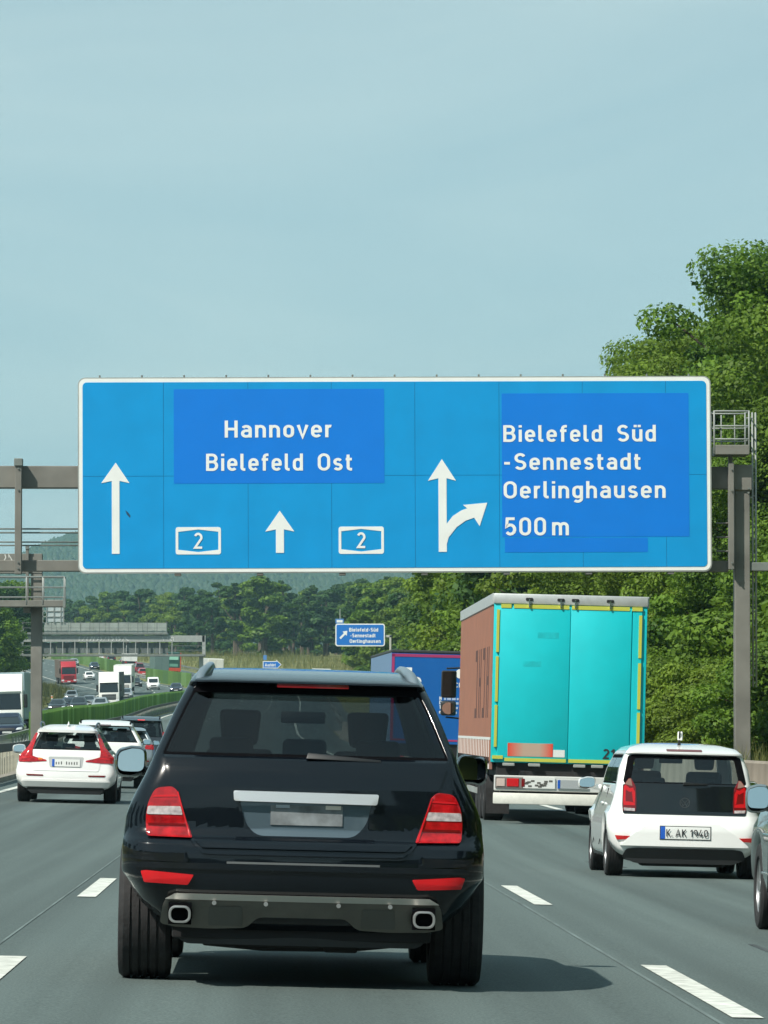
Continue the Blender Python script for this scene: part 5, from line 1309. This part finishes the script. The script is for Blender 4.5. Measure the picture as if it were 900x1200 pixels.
    for s in (-1, 1):
        MB().box(min(s*1.19,s*.68), max(s*1.19,s*.68), -.045, -.02, z(922), z(909)).build('lamp_frame', mat('lamp_grey', (.18,.16,.15), .4), root, .006, 1)
        MB().box(min(s*1.0,s*.80), max(s*1.0,s*.80), -.058, -.04, z(920), z(910.5)).build('tail_light', REFL, root, .006, 1)
        MB().box(min(s*.755,s*.70), max(s*.755,s*.70), -.058, -.04, z(920), z(910.5)).build('reverse_light', REDD, root, .006, 1)
        MB().box(min(s*1.17,s*1.03), max(s*1.17,s*1.03), -.058, -.04, z(920), z(911)).build('indicator', mat('pale_lens', (.55,.45,.40), .3), root, .006, 1)
        MB().box(min(s*1.22,s*.82), max(s*1.22,s*.82), 2.6, 2.63, .12, .55).build('mud_flap', TYRE, root)
        MB().box(min(s*1.22,s*.82), max(s*1.22,s*.82), .55, 4.8, .98, 1.02).build('mudguard', BLACK, root)
    rr = random.Random(9)
    MB().box(x(614.5), x(652), -.05, -.02, z(921.5), z(909)).build('dirty_label', PLATE, root)
    for k in range(14):
        a = x(616+rr.uniform(0,32)); zz = z(911+rr.uniform(0,8)); MB().box(a, a+.06, -.053, -.049, zz-.03, zz).build('label_mark', mat('label_dark', (.10,.10,.09), .8), root)
    pl = MB().box(x(655), x(691), -.05, -.02, z(921), z(911)).build('number_plate', mat('dim_plate', (.33,.36,.37), .5), root)
    MB().box(x(655), x(658), -.054, -.049, z(921), z(911)).build('country_band', EUBLUE, pl)
    MB().box(-1.22, 1.22, -.05, .07, z(940.5), z(927.5)).build('underride_bar', mat('white_bar', (.68,.68,.62), .5, noise=.08), root, .015, 2)
    for s in (-.75, .75): MB().box(s-.05, s+.05, .0, .12, z(930), .85).build('bar_bracket', BLACK, root)
    lorry_wheels(root, (3.1, 4.4, 5.7), 1)
    for s in (-1, 1): MB().box(s*.75-.05, s*.75+.05, 10.5, 10.62, .35, 1.0).build('landing_leg', GALV, root)
    for yy in (3.1,4.4,5.7): MB().tube([(-1,yy,.5),(1,yy,.5)], .08, 8).build('axle', BLACK, root)
    # tractor unit
    root2 = place('tractor_unit', 'lorry tractor pulling the turquoise trailer, only its large mirror showing', 'lorry', X, 97.6)
    CW = paint('lorry_teal', (.05,.35,.38))
    MB().hexa([(-1.25,.3,.9),(1.25,.3,.9),(1.25,2.45,.9),(-1.25,2.45,.9)], [(-1.2,.3,3.5),(1.2,.3,3.5),(1.15,2.05,3.5),(-1.15,2.05,3.5)]).build('cab', CW, root2, .08, 3)
    MB().box(-1.2, 1.2, .3, 2.5, .35, .9).build('bumper', BLACK, root2, .05, 2)
    MB().box(-.45, .45, -1.5, 2.3, .7, .95).build('chassis', BLACK, root2)
    for y in (-1.3, 1.5):
        for s in (-1, 1): wheel(root2, s*1.05, y, .5, .32, 1, s, rimr=.29, dark=True)
    for s in (-1, 1):
        o = MB().box(min(s*1.30,s*1.60), max(s*1.30,s*1.60), 1.75, 1.92, 2.18, 2.72).build('mirror_housing', BLACK, root2, .04, 3)
        MB().box(min(s*1.32,s*1.58), max(s*1.32,s*1.58), 1.74, 1.76, 2.20, 2.70).build('mirror_glass', mat('dark_mirror', (.05,.06,.06), .08, metal=.9), o)
        o = MB().box(min(s*1.30,s*1.60), max(s*1.30,s*1.60), 1.75, 1.92, 1.83, 2.12).build('wide_mirror', BLACK, root2, .04, 3)
        MB().add([(s*(1.45+.13*math.cos(t/12*2*math.pi)), 1.735+.03*(1-math.cos(0)), 1.975+.12*math.sin(t/12*2*math.pi)) for t in range(12)], [tuple(range(12))]).build('mirror_glass', MIRROR, o)
        MB().tube([(s*1.2,1.9,2.78),(s*1.5,1.86,2.76)], .02, 6).build('mirror_arm', BLACK, root2); MB().tube([(s*1.2,1.9,1.78),(s*1.5,1.86,1.80)], .02, 6).build('mirror_arm', BLACK, root2)
turquoise_trailer()

def blue_trailer():
    D = 148.0; X = (506-322)/F*D
    root = place('box_trailer', 'blue lorry trailer with a thin magenta frame, partly behind the turquoise one', 'lorry', X, D)
    s_ = F/D; zg_ = root.location.z; z = lambda py: CH-(py-880)/s_-zg_; x = lambda px: (px-506)/s_
    BL = mat('trailer_blue', (.003,.10,.36), .4, coat=.3, noise=.05, nscale=1); MG = mat('magenta_line', (.34,.03,.12), .5); PS = mat('pale_side', (.13,.22,.36), .5, noise=.06)
    MB().box(-1.275, 1.275, .03, 13.6, z(872), z(765)).build('cargo_box', PS, root, .02, 1)
    MB().box(-1.275, 1.275, -.01, .05, z(872), z(766)).build('rear_doors', BL, root, .01, 1)
    MB().box(-1.29, 1.29, -.03, 13.62, z(766), z(762.5)).build('roof_edge', mat('roof_black', (.03,.035,.035), .6), root, .02, 1)
    for (a, b_, c, d_) in ((455.5,555,770.5,767.2),(455.5,458.8,866,767.5),(455.5,555,868.5,866.5)):
        MB().box(x(a), x(b_), -.02, -.008, z(c), z(d_)).build('frame_line', MG, root)
    MB().box(x(472.8), x(479.5), -.018, -.008, z(800), z(783)).build('logo_bar', SIGN_WHITE, root)
    for cx, cy, r in ((485.5,799,5.2),(536,789,5.5)):
        MB().add([(x(cx+r*math.cos(t/10*math.pi)), -.018, z(cy+r*math.sin(t/10*math.pi))) for t in range(20)], [tuple(range(20))]).build('white_dot', SIGN_WHITE, root)  # plain white discs on the doors
    text_obj('S', x(515.5), z(805.5), 5.5/s_, None, -.02, SIGN_WHITE, root); text_obj('CH', x(530.5), z(805), 5.5/s_, 8/s_, -.02, SIGN_WHITE, root)
    rr = random.Random(1)
    for k, (st, y0) in enumerate((('N', 820), ('D-8000', 825), ('Te', 830.5), ('n', 836))):
        w = text_mesh(MB(), st, 0, 0, 4/s_); text_obj(st, x(512.5), z(y0), 4/s_, None, -.02, SIGN_WHITE, root, weight=.2)
        a = 512.5+w*s_+3
        while a < 534:
            b_ = a+rr.uniform(2, 5); MB().box(x(a), x(min(b_,535)), -.02, -.012, z(y0), z(y0-2.6)).build('small_print', mat('print_pale', (.35,.45,.62), .6), root); a = b_+1.2
    MB().box(-1.2, 1.2, .05, 13, .8, z(872)).build('chassis', BLACK, root); MB().box(-1.2, 1.2, -.03, .08, .38, .60).build('underride_bar', GALV, root, .02, 1)
    for s in (-1, 1): MB().box(s*1.0-.15, s*1.0+.15, -.04, .05, .68, .80).build('tail_light', REFL, root)
    lorry_wheels(root, (3.1, 4.4, 5.7), 1)
    MB().hexa([(-1.25,14.2,.9),(1.25,14.2,.9),(1.25,16.2,.9),(-1.25,16.2,.9)], [(-1.2,14.2,3.6),(1.2,14.2,3.6),(1.15,15.8,3.6),(-1.15,15.8,3.6)]).build('cab', paint('cab_blue', (.01,.08,.35)), root, .06, 2)
    lorry_wheels(root, (13.0, 15.4), 1)
blue_trailer()

def front_lorry(label, px, D, cabm, boxm, H=4.0, cabH=3.75, tl=13.6, skin='plain', lod=1, group=None, dark=False, dx=0):
    X = (px-322)/F*D+dx; L = tl+2.7
    root = place('oncoming_lorry', label, 'lorry', X, D, flip=True, L=L, group=group)
    MB().box(-1.275, 1.275, 0, tl, 1.0, H).build('cargo_box', boxm, root, .03, 1)
    MB().box(-1.0, 1.0, .3, L-.6, .75, 1.02).build('chassis', BLACK, root)
    fy = L
    cab = MB()
    prof = [(fy-.05,.35),(fy,.55),(fy,1.45),(fy-.04,1.62),(fy-.22,2.75),(fy-.45,3.05),(fy-1.1,cabH)]
    vs = []
    for (y, z) in prof: vs += [(-1.22, y, z), (1.22, y, z)]
    n = len(prof); vs += [(-1.22, fy-2.1, cabH), (1.22, fy-2.1, cabH), (-1.22, fy-2.1, .8), (1.22, fy-2.1, .8)]
    m_ = n+2; fs = [(2*i, 2*i+1, 2*i+3, 2*i+2) for i in range(m_-1)] + [(2*m_-2, 2*m_-1, 1, 0)]
    fs += [tuple(2*i for i in range(m_))[::-1], tuple(2*i+1 for i in range(m_))]
    cab.add(vs, fs); cab.build('cab', cabm, root, .07, 2)
    MB().hexa([(-1.13,fy-.02,1.64),(1.13,fy-.02,1.64),(1.13,fy-.1,1.64),(-1.13,fy-.1,1.64)], [(-1.08,fy-.195,2.66),(1.08,fy-.195,2.66),(1.08,fy-.28,2.66),(-1.08,fy-.28,2.66)]).build('windshield', G_FAR, root, .02, 1)
    MB().hexa([(-1.1,fy-.18,2.66),(1.1,fy-.18,2.66),(1.1,fy-.3,2.66),(-1.1,fy-.3,2.66)], [(-1.1,fy-.12,2.82),(1.1,fy-.12,2.82),(1.1,fy-.35,2.82),(-1.1,fy-.35,2.82)]).build('sun_visor', BLACK if dark else cabm, root, .02, 1)
    g = MB().box(-.85, .85, fy-.03, fy+.02, .72, 1.42).build('grille', BLACK, root, .02, 1)
    for k in range(4): MB().box(-.80, .80, fy+.02, fy+.05, .80+k*.16, .86+k*.16).build('grille_bar', cabm if not dark else SILVER, g)
    MB().box(-1.24, 1.24, fy-.1, fy+.04, .32, .68).build('bumper', cabm, root, .05, 2)
    MB().box(-.26,.26,fy+.04,fy+.06,.40,.52).build('number_plate', PLATE, root)
    for s in (-1, 1):
        MB().box(min(s*1.18,s*.75), max(s*1.18,s*.75), fy-.02, fy+.06, .50, .76).build('headlight', HEADL, root, .03, 1)
        MB().box(min(s*1.28,s*1.52), max(s*1.28,s*1.52), fy-.35, fy-.2, 1.75, 2.6).build('mirror', BLACK, root, .04, 1)
        MB().box(min(s*1.22,s*1.235), max(s*1.22,s*1.235), fy-1.1, fy-.35, 1.7, 2.55).build('side_window', G_FAR, root)
    for y in (3,4.3,5.6,tl-1.2,fy-1.4):
        for s in (-1, 1): wheel(root, s*1.07, y, .5, .34, 2, s, rimr=.28)
    return root
WT = mat('lorry_white', (.74,.75,.71), .45, coat=.3, noise=.05, nscale=1)
front_lorry('large white oncoming lorry at the left edge behind the dark blue car', 5.5, 318, WT, mat('lorry_side', (.30,.40,.43), .5, noise=.06), 4.0, 3.9, lod=1)
front_lorry('white oncoming lorry in the middle of the far traffic', 128.5, 606, WT, mat('trailer_dark', (.03,.035,.045), .5), 4.0, 4.1, dark=True)
front_lorry('second white oncoming lorry just behind the first, right side showing', 144.5, 690, WT, WT, 4.1, 4.0)
front_lorry('red oncoming lorry with a brown grey trailer farthest left', 81.5, 810, paint('lorry_red', (.40,.02,.03)), mat('trailer_brown', (.14,.115,.10), .7, noise=.2), 3.9, 3.7)

def rear_lorry(name, label, px, D, boxm, doorm, H=4.0, extra=None, L=9.0, dx=0):
    X = (px-322)/F*D+dx; root = place(name, label, 'lorry', X, D)
    MB().box(-1.27, 1.27, .04, L, .95, H).build('cargo_box', boxm, root, .04, 1)
    MB().box(-1.24, 1.24, -.01, .05, .97, H-.05).build('rear_doors', doorm, root, .02, 1)
    MB().box(-.01, .01, -.02, 0, 1.0, H-.1).build('door_seam', SEAL, root)
    MB().box(-1.2, 1.2, .2, L, .6, .95).build('chassis', BLACK, root); MB().box(-1.2,1.2,-.02,.06,.38,.58).build('underride_bar', GALV_D, root)
    for s in (-1, 1): MB().box(s*1.0-.18, s*1.0+.18, -.05, .04, .65, .85).build('tail_light', REFL, root)
    for y in (1.8, 3.1, L-1.0):
        for s in (-1, 1): wheel(root, s*1.07, y, .5, .34, 2, s, rimr=.28)
    MB().box(-1.2, 1.2, L+.2, L+2.2, .6, 3.4).build('cab', boxm, root, .1, 2)
    if extra == 'frame':
        OR = paint('orange_red', (.5,.06,.02))
        for (a,b_,c,d_) in ((-1.26,-1.1,.7,H),(1.1,1.26,.7,H),(-1.1,1.1,.7,1.3)): MB().box(a,b_,-.06,-.01,c,d_).build('red_frame', OR, root)
        MB().box(-.8,.8,-.05,-.01,2.7,3.3).build('pale_logo', mat('pale_green', (.30,.60,.45), .5), root); MB().box(-.75,.75,-.05,-.01,1.5,2.0).build('lower_logo', mat('pale_green2', (.12,.3,.22), .5), root)
    return root
GRN = mat('lorry_green', (.015,.07,.05), .5); 
rear_lorry('distant_lorry', 'white box lorry driving away at the far end of the road', 153.5, 990, WT, WT)
rear_lorry('distant_lorry', 'dark green lorry with an orange red rear frame driving away', 203.5, 890, GRN, GRN, 4.0, 'frame')
rear_lorry('distant_lorry', 'grey green lorry beside the one with the red frame', 189.5, 872, mat('grey_green', (.10,.16,.14), .6), mat('grey_green', (.10,.16,.14), .6), 3.7)
rear_lorry('distant_lorry', 'white box lorry right of the far gantry post', 252.5, 815, WT, mat('dirty_white', (.60,.60,.52), .6, noise=.1))
rear_lorry('distant_lorry', 'white lorry roof showing above the roof of the black car, on the exit lane', 377, 700, WT, WT, 3.6)

# ------------------------------------------------------------------ trees and bushes
def leaves_mesh(name, centers, radii, per, leaf, m, rng, squash=.62, up=.35):
    C, Nn = [], []
    for c, r, k in zip(centers, radii, per):
        d = rng.normal(size=(k,3)); d /= np.linalg.norm(d, axis=1)[:,None]
        rad = r*rng.uniform(.35, 1.0, (k,1))**.6
        C.append(np.array(c) + d*rad*np.array([1,1,squash])); Nn.append(d)
    C = np.concatenate(C); Nn = np.concatenate(Nn); k = len(C)
    n = Nn*.8 + rng.normal(size=(k,3))*.55 + np.array([0,0,up]); n /= np.linalg.norm(n, axis=1)[:,None]
    a = rng.normal(size=(k,3)); u = np.cross(n, a); u /= np.linalg.norm(u, axis=1)[:,None]; w = np.cross(n, u)
    s = leaf*rng.uniform(.6, 1.3, (k,1)); v = np.empty((k,4,3), np.float32)
    v[:,0] = C-u*s*.6; v[:,1] = C-w*s*.38+n*s*.06; v[:,2] = C+u*s*.6; v[:,3] = C+w*s*.38+n*s*.06
    me = bpy.data.meshes.new(name); me.vertices.add(k*4); me.loops.add(k*4); me.polygons.add(k)
    me.vertices.foreach_set('co', v.ravel()); me.loops.foreach_set('vertex_index', np.arange(k*4, dtype=np.int32))
    me.polygons.foreach_set('loop_start', np.arange(0, k*4, 4, dtype=np.int32)); me.update(calc_edges=True); me.materials.append(m)
    return me
def tree_meshes(seed, H, Rc, leaf, n_leaf, m, kind='round', trunk_n=8):
    """trunk with limbs, and a crown of leaf clumps, for a tree of height H and crown radius Rc"""
    rng = np.random.default_rng(seed); r = random.Random(seed)
    cs, rs, ns = [], [], []
    nb = {'round': 85, 'bush': 26, 'far': 18, 'pine': 16, 'column': 26}[kind]
    base = {'round': .22, 'bush': .06, 'far': .03, 'pine': .22, 'column': .08}[kind]
    for i in range(nb):
        t = (i+.5)/nb; h = base + (1-base)*(t**.85)
        if kind == 'pine': env = (1-((h-.72)/.34)**2)
        elif kind == 'column': env = (1-h)**.7*1.1+.12
        else: env = math.sqrt(max(.04, 1-((h-(base+.42*(1-base)))/(.62*(1-base)))**2))
        env = max(.12, env)
        a = i*2.39996+r.uniform(-.5,.5); q = r.uniform(.45, 1.0)*Rc*env*r.uniform(.8,1.12)
        cr = Rc*r.uniform(.12,.34)*(1.15 if kind in ('far','bush') else 1)
        cs.append((q*math.cos(a), q*math.sin(a), H*h-cr*.3)); rs.append(cr); ns.append(cr**2)
    for i in range(nb//4):
        h = r.uniform(base+.1, .9); cs.append((r.uniform(-.25,.25)*Rc, r.uniform(-.25,.25)*Rc, H*h)); rs.append(Rc*.42); ns.append((Rc*.42)**2*.8)
    tot = sum(ns); per = [max(6, int(n_leaf*x/tot)) for x in ns]
    crown = leaves_mesh('crown', cs, rs, per, leaf, m, rng)
    tb = MB(); r0 = H*.022+.05
    tb.tube([(0,0,-.6),(r.uniform(-.1,.1),r.uniform(-.1,.1),H*.3),(r.uniform(-.3,.3),r.uniform(-.3,.3),H*.6),(0,0,H*.88)], [r0*1.2,r0*.85,r0*.5,r0*.15], trunk_n)
    for k in range(0, nb, 3 if kind != 'far' else 5):
        c = cs[k]; z0 = c[2]*.62
        tb.tube([(0,0,z0),(c[0]*.55,c[1]*.55,z0+(c[2]-z0)*.7),(c[0]*.95,c[1]*.95,c[2])], [r0*.34,r0*.22,r0*.07], 5, caps=False)
    tr = tb.mesh('trunk', 0, 1, True, 60); tr.materials.append(BARK)
    return crown, tr
LF = {'round': [tree_meshes(10+i, 12.0, 4.2, .12, 120000, LEAF) for i in range(3)],
      'bush': [tree_meshes(30+i, 4.0, 2.3, .11, 26000, LEAF, 'bush') for i in range(3)],
      'mid': [tree_meshes(50+i, 12.0, 4.0, .26, 24000, LEAF, 'round', 6) for i in range(4)],
      'midd': [tree_meshes(60+i, 12.0, 4.0, .27, 22000, LEAFD, 'round', 6) for i in range(2)],
      'far': [tree_meshes(70+i, 13.0, 4.4, .45, 7500, LEAF, 'far', 5) for i in range(3)],
      'fard': [tree_meshes(80+i, 13.0, 4.0, .45, 7000, LEAFD, 'far', 5) for i in range(3)],
      'pine': [tree_meshes(90+i, 15.0, 3.2, .36, 6000, LEAFD, 'pine', 5) for i in range(3)]}
BASEH = {'round': 12, 'bush': 4, 'mid': 12, 'midd': 12, 'far': 13, 'fard': 13, 'pine': 15}
def tz(X, D): return float(terrain(X-float(Mf(D)), D))
tr_n = random.Random(77)
MARKS = [(-40,'at the left edge of the picture'),(45,'behind the left gantry post'),(95,'above the red oncoming lorry'),(135,'above the left half of the far gantry'),(175,'above the white van and the far gantry'),(215,'above the lorry with the red frame'),
         (255,'above the white box lorry by the far gantry post'),(295,'behind the small arrow sign'),(335,'right of the small arrow sign'),(385,'left of the small exit sign'),(425,'behind the small exit sign'),(470,'just right of the exit sign pole'),
         (535,'above the blue trailer'),(600,'above the left edge of the turquoise trailer'),(665,'above the middle of the turquoise trailer'),(750,'above the right half of the turquoise trailer'),(800,'right of the turquoise trailer'),
         (862,'left of the right gantry post'),(895,'behind the right gantry post and ladder'),(5000,'past the right edge of the picture')]
def where(X, D):
    px = 322+X/D*F
    for a, s_ in MARKS:
        if px < a: return s_
    return MARKS[-1][1]
def tree(kind, X, D, H, name, label, group, wide=1.0, cat='tree', z=None):
    me = tr_n.choice(LF[kind]); s = H/BASEH[kind]
    root = empty(name, (X, D, (tz(X, D) if z is None else z)-.1), (0,0,tr_n.uniform(0,6.28)), label, cat, group)
    root.scale = (s*wide, s*wide*tr_n.uniform(.92,1.08), s)
    t = link('trunk', me[1], root); c = link('crown', me[0], root); return root
# the tall trees standing above the right end of the sign
tree('round', 14.7, 176, 13.0, 'deciduous_tree', 'leafy tree whose branches reach left over the top right corner of the sign', 'trees on the right embankment', 1.08)
tree('round', 16.9, 162, 14.3, 'deciduous_tree', 'tall leafy tree right of the sign, second highest against the sky', 'trees on the right embankment')
tree('round', 19.0, 150, 14.6, 'deciduous_tree', 'tallest leafy tree at the right edge of the picture', 'trees on the right embankment', 1.05)
tree('round', 15.2, 150, 9.0, 'deciduous_tree', 'leafy tree right behind the service cage of the gantry', 'trees on the right embankment', 1.1)
tree('round', 13.2, 178, 9.5, 'deciduous_tree', 'leafy tree between the gantry post and the turquoise trailer', 'trees on the right embankment', 1.1)
tree('round', 19.8, 138, 10.5, 'deciduous_tree', 'leafy tree behind the gantry ladder at the right edge', 'trees on the right embankment', 1.1)
tree('round', 14.2, 196, 11.5, 'deciduous_tree', 'leafy tree above the right corner of the turquoise trailer', 'trees on the right embankment')
tree('round', 15.4, 168, 13.0, 'deciduous_tree', 'leafy tree filling the gap between the two tall ones right of the sign', 'trees on the right embankment', .95)
tree('round', 14.9, 190, 13.9, 'deciduous_tree', 'leafy tree peeping over the top edge of the sign near its right end', 'trees on the right embankment', .85)
# bushes filling the foot of the bank
rb_ = random.Random(12); k = 0
for D in list(np.arange(112, 250, 5.2)):
    for X0 in (11.6, 14.6):
        X = X0+rb_.uniform(-.9,.9)+(D-112)*.004
        tree('bush', X, D+rb_.uniform(-1.5,1.5), rb_.uniform(2.6,3.9) if X0 < 12 else rb_.uniform(4,5.6), 'bush', ('low' if X0 < 12 else 'taller rear') + ' green bush on the bank ' + where(X, D), 'bushes on the right bank', rb_.uniform(1,1.25), 'bush')
# wooded edge along the right bank up to the exit
D = 205.0
while D < 640:
    ol = np.interp(D, [200,300,400,500,640], [21.0,24,26.5,28.5,30.5]); X = float(Mf(D))+ol
    for row in range(2):
        xx = X+row*5.5+rb_.uniform(-1,1); zc = CH+(425 if D < 320 else 290)/F*D
        H = min(rb_.uniform(9.5,14), zc-tz(xx, D)-.5)
        tree('mid' if rb_.random() < .75 else 'midd', xx, D+rb_.uniform(-2,2), H, 'deciduous_tree', ('near ' if D < 270 else 'mid-distance ' if D < 400 else 'far ') + ('front' if row == 0 else 'rear') + ' row tree ' + where(xx, D), 'trees along the right verge', rb_.uniform(.95,1.2))
    if True:
        xx = X-1.2+rb_.uniform(-.6,.6); tree('bush', xx, D+3, rb_.uniform(3,5), 'bush', 'bush at the wood edge ' + where(xx, D), 'bushes along the right verge', 1.3, 'bush')
    D += 6.5+D*.010
D = 640.0
while D < 1120:
    X0 = np.interp(D, [640,800,1000,1120], [18,17,20,20])
    for row in range(2):
        xx = X0+row*7+rb_.uniform(-2,2); tree('far' if rb_.random() < .7 else 'fard', xx, D+rb_.uniform(-4,4), rb_.uniform(11,16), 'deciduous_tree', ('nearer ' if D < 780 else 'farther ' if D < 950 else 'farthest ') + ('front' if row == 0 else 'rear') + ' distant tree ' + where(xx, D), 'trees behind the exit sign', 1.15)
    D += 13
# the wood closing the valley
for row in range(7):
    X = -118.0
    while X < 40:
        D = 1075+row*42+rb_.uniform(-10,10)+max(0, -X-5)*3.2
        o = X-float(Mf(D))
        if o > (26 if D > 1300 else 33):
            kd = 'pine' if rb_.random() < .45 else ('fard' if rb_.random() < .5 else 'far')
            tree(kd, X+rb_.uniform(-1.5,1.5), D, rb_.uniform(12.5,17.5), 'pine_tree' if kd == 'pine' else 'deciduous_tree', ('dark pine ' if kd == 'pine' else 'leafy tree ') + ['in the front row ','in the second row ','in the third row ','in the fourth row ','deep in the wood ','deeper in ','at the very back '][row] + where(X, D), 'pines closing the valley' if kd == 'pine' else 'leafy trees closing the valley', rb_.uniform(1.0,1.35))
        X += 5.2+rb_.uniform(-.8,.8)
# left side
for D in list(np.arange(540, 900, 17)):
    for o in (-24.5, -31):
        X = float(Mf(D))+o-(3.5 if D > 640 else 1)+rb_.uniform(-1,1)
        tree('mid' if rb_.random() < .55 else 'midd', X, D, rb_.uniform(10,14.5), 'deciduous_tree', ('nearer' if o > -28 else 'farther') + ' leafy tree left of the oncoming lanes ' + where(X, D), 'trees left of the oncoming lanes', 1.2)
for D in list(np.arange(905, 1500, 20)):
    for o in (-29, -38):
        X = float(Mf(D))+o+rb_.uniform(-2,2)
        tree('pine' if rb_.random() < .4 else 'fard', X, D, rb_.uniform(12,16), 'deciduous_tree', ('nearer' if o > -30 else 'farther') + ' dark tree beyond the bend ' + where(X, D), 'trees left of the far bend', 1.3)
# yellow-green broom bush on the left
tree('bush', at(14,0,560).x, 560, 4.5, 'bush', 'yellowish bush low among the trees at the left edge', 'bushes at the left edge', 1.3, 'bush')
# trees beside and behind the camera, seen only in reflections
for D in list(np.arange(-75, 105, 14)):
    tree('midd', 17+rb_.uniform(-1,1.5), D, rb_.uniform(9,12), 'deciduous_tree', 'dark tree on the embankment beside the right hand lane', 'trees beside the road outside the view', 1.3)
    tree('midd', -33+rb_.uniform(-1.5,1.5), D, rb_.uniform(9,12), 'deciduous_tree', 'dark tree on the embankment far left of the lanes', 'trees left of the road outside the view', 1.3)

for D in np.arange(-30, 84, 7.0):
    tree('bush', 12.2+rb_.uniform(-.8,.8), D, rb_.uniform(3.5,5), 'bush', 'bush on the right embankment beside the viewer', 'bushes beside the viewer', 1.5, 'bush')
for k in range(26):  # tree row added behind the camera to darken reflections in the car paint
    a = k/25; X = -70+150*a+rb_.uniform(-3,3); D = -100-50*math.sin(a*math.pi)+rb_.uniform(-5,5)
    tree('midd', X, D, rb_.uniform(13,19), 'deciduous_tree', 'dark tree added behind the viewer to darken reflections', 'trees added behind the viewer for reflections', 1.3)
# tall dry grass along the verge behind the barrier
def grass(name, n, fx, hmin, hmax, m, seed):
    rng = np.random.default_rng(seed); V = np.empty((n,3,3), np.float32)
    for i in range(n):
        X, D = fx(rng); z = tz(X, D); h = rng.uniform(hmin, hmax); a = rng.uniform(0, 6.28); w = .012+h*.02
        lx, ly = rng.normal(0, .25, 2)*h
        V[i] = [(X-w*math.cos(a), D-w*math.sin(a), z-.05), (X+w*math.cos(a), D+w*math.sin(a), z-.05), (X+lx, D+ly, z+h)]
    me = bpy.data.meshes.new(name); me.vertices.add(n*3); me.loops.add(n*3); me.polygons.add(n)
    me.vertices.foreach_set('co', V.ravel()); me.loops.foreach_set('vertex_index', np.arange(n*3, dtype=np.int32))
    me.polygons.foreach_set('loop_start', np.arange(0, n*3, 3, dtype=np.int32)); me.update(calc_edges=True)
    return tag(link(name, me, None, m), kind='stuff')
GRM = leaf_mat('dry_grass', (.07,.10,.025), (.22,.21,.07), (.16,.17,.05), .3)
grass('verge_grass', 14000, lambda r: (r.uniform(9.35, 12.5), r.uniform(95, 200)), .5, 1.5, GRM, 5)
def fv(r):
    D = r.uniform(760, 1150); return float(Mf(D))+r.uniform(16.5, 50), D
grass('far_verge_grass', 9000, fv, .7, 1.8, GRM, 6)
def fl(r):
    D = r.uniform(420, 800); return float(Mf(D))+r.uniform(-24, -18.6), D
grass('left_verge_grass', 6000, fl, .4, 1.2, GRM, 7)

# forest cover of the far ridge: crowns too many to count
def ridge_forest():
    rng = np.random.default_rng(3); n = 60000
    D = rng.uniform(3300, 6150, n); X = rng.uniform(-.085, .105, n)*D; o = X-float(Mf(3300))
    z = terrain(o, D); r = rng.uniform(2.6, 5.2, n); h = r*rng.uniform(1.2, 2.4, n); a = rng.uniform(0, 6.28, n)
    ring = np.arange(5)*2*math.pi/5; vs = np.empty((n,11,3), np.float32)
    for k in range(5):
        for q, (fr, fh) in enumerate(((1.0, 0.0), (.72, .62))):
            vs[:,q*5+k,0] = X+r*fr*np.cos(a+ring[k]); vs[:,q*5+k,1] = D+r*fr*np.sin(a+ring[k]); vs[:,q*5+k,2] = z+h*fh
    vs[:,10,0] = X; vs[:,10,1] = D; vs[:,10,2] = z+h
    f = []
    for k in range(5):
        k2 = (k+1)%5; f += [(k,k2,5+k2),(k,5+k2,5+k),(5+k,5+k2,10)]
    idx = (np.array(f, np.int32)[None]+11*np.arange(n, dtype=np.int32)[:,None,None]).reshape(-1)
    me = bpy.data.meshes.new('ridge_forest'); me.vertices.add(n*11); me.loops.add(len(idx)); me.polygons.add(len(idx)//3)
    me.vertices.foreach_set('co', vs.ravel()); me.loops.foreach_set('vertex_index', idx); me.polygons.foreach_set('loop_start', np.arange(0, len(idx), 3, dtype=np.int32))
    me.update(calc_edges=True)
    return tag(link('ridge_forest', me, None, leaf_mat('ridge_leaf', (.018,.04,.018), (.05,.085,.03), (.04,.07,.02), .1)), kind='stuff')
ridge_forest()

# delineator posts and warning beacons on the left verge
for (px, D) in ((59, 600), (80, 640), (83, 590), (86, 700)):
    X = float(Mf(D))-18.6-(D % 7)*.12
    t = empty('delineator_post', (X, D, gz(X, D)), (0,0,0), 'white delineator post with reflector on the left verge', 'marker post', 'marker posts on the left verge')
    MB().box(-.08,.08,-.05,.05,-.1,1.0).build('body', PLATE, t); MB().box(-.085,.085,-.055,.055,.7,.88).build('reflector', AMBER, t)

# ------------------------------------------------------------------ haze
if HAZE_ON:
    hz = MB().box(-6300, 6300, -500, 9300, -3, 330).mesh('haze', smooth=False)
    hm = bpy.data.materials.new('haze'); hm.use_nodes = True; n = hm.node_tree.nodes; l = hm.node_tree.links; n.clear()
    o_ = n.new('ShaderNodeOutputMaterial'); pv = n.new('ShaderNodeVolumePrincipled')
    pv.inputs['Color'].default_value = (.50,.84,.97,1); pv.inputs['Density'].default_value = 1.1e-4; pv.inputs['Anisotropy'].default_value = .2
    l.new(pv.outputs[0], o_.inputs['Volume'])
    tag(link('haze', hz, None, hm), kind='stuff')
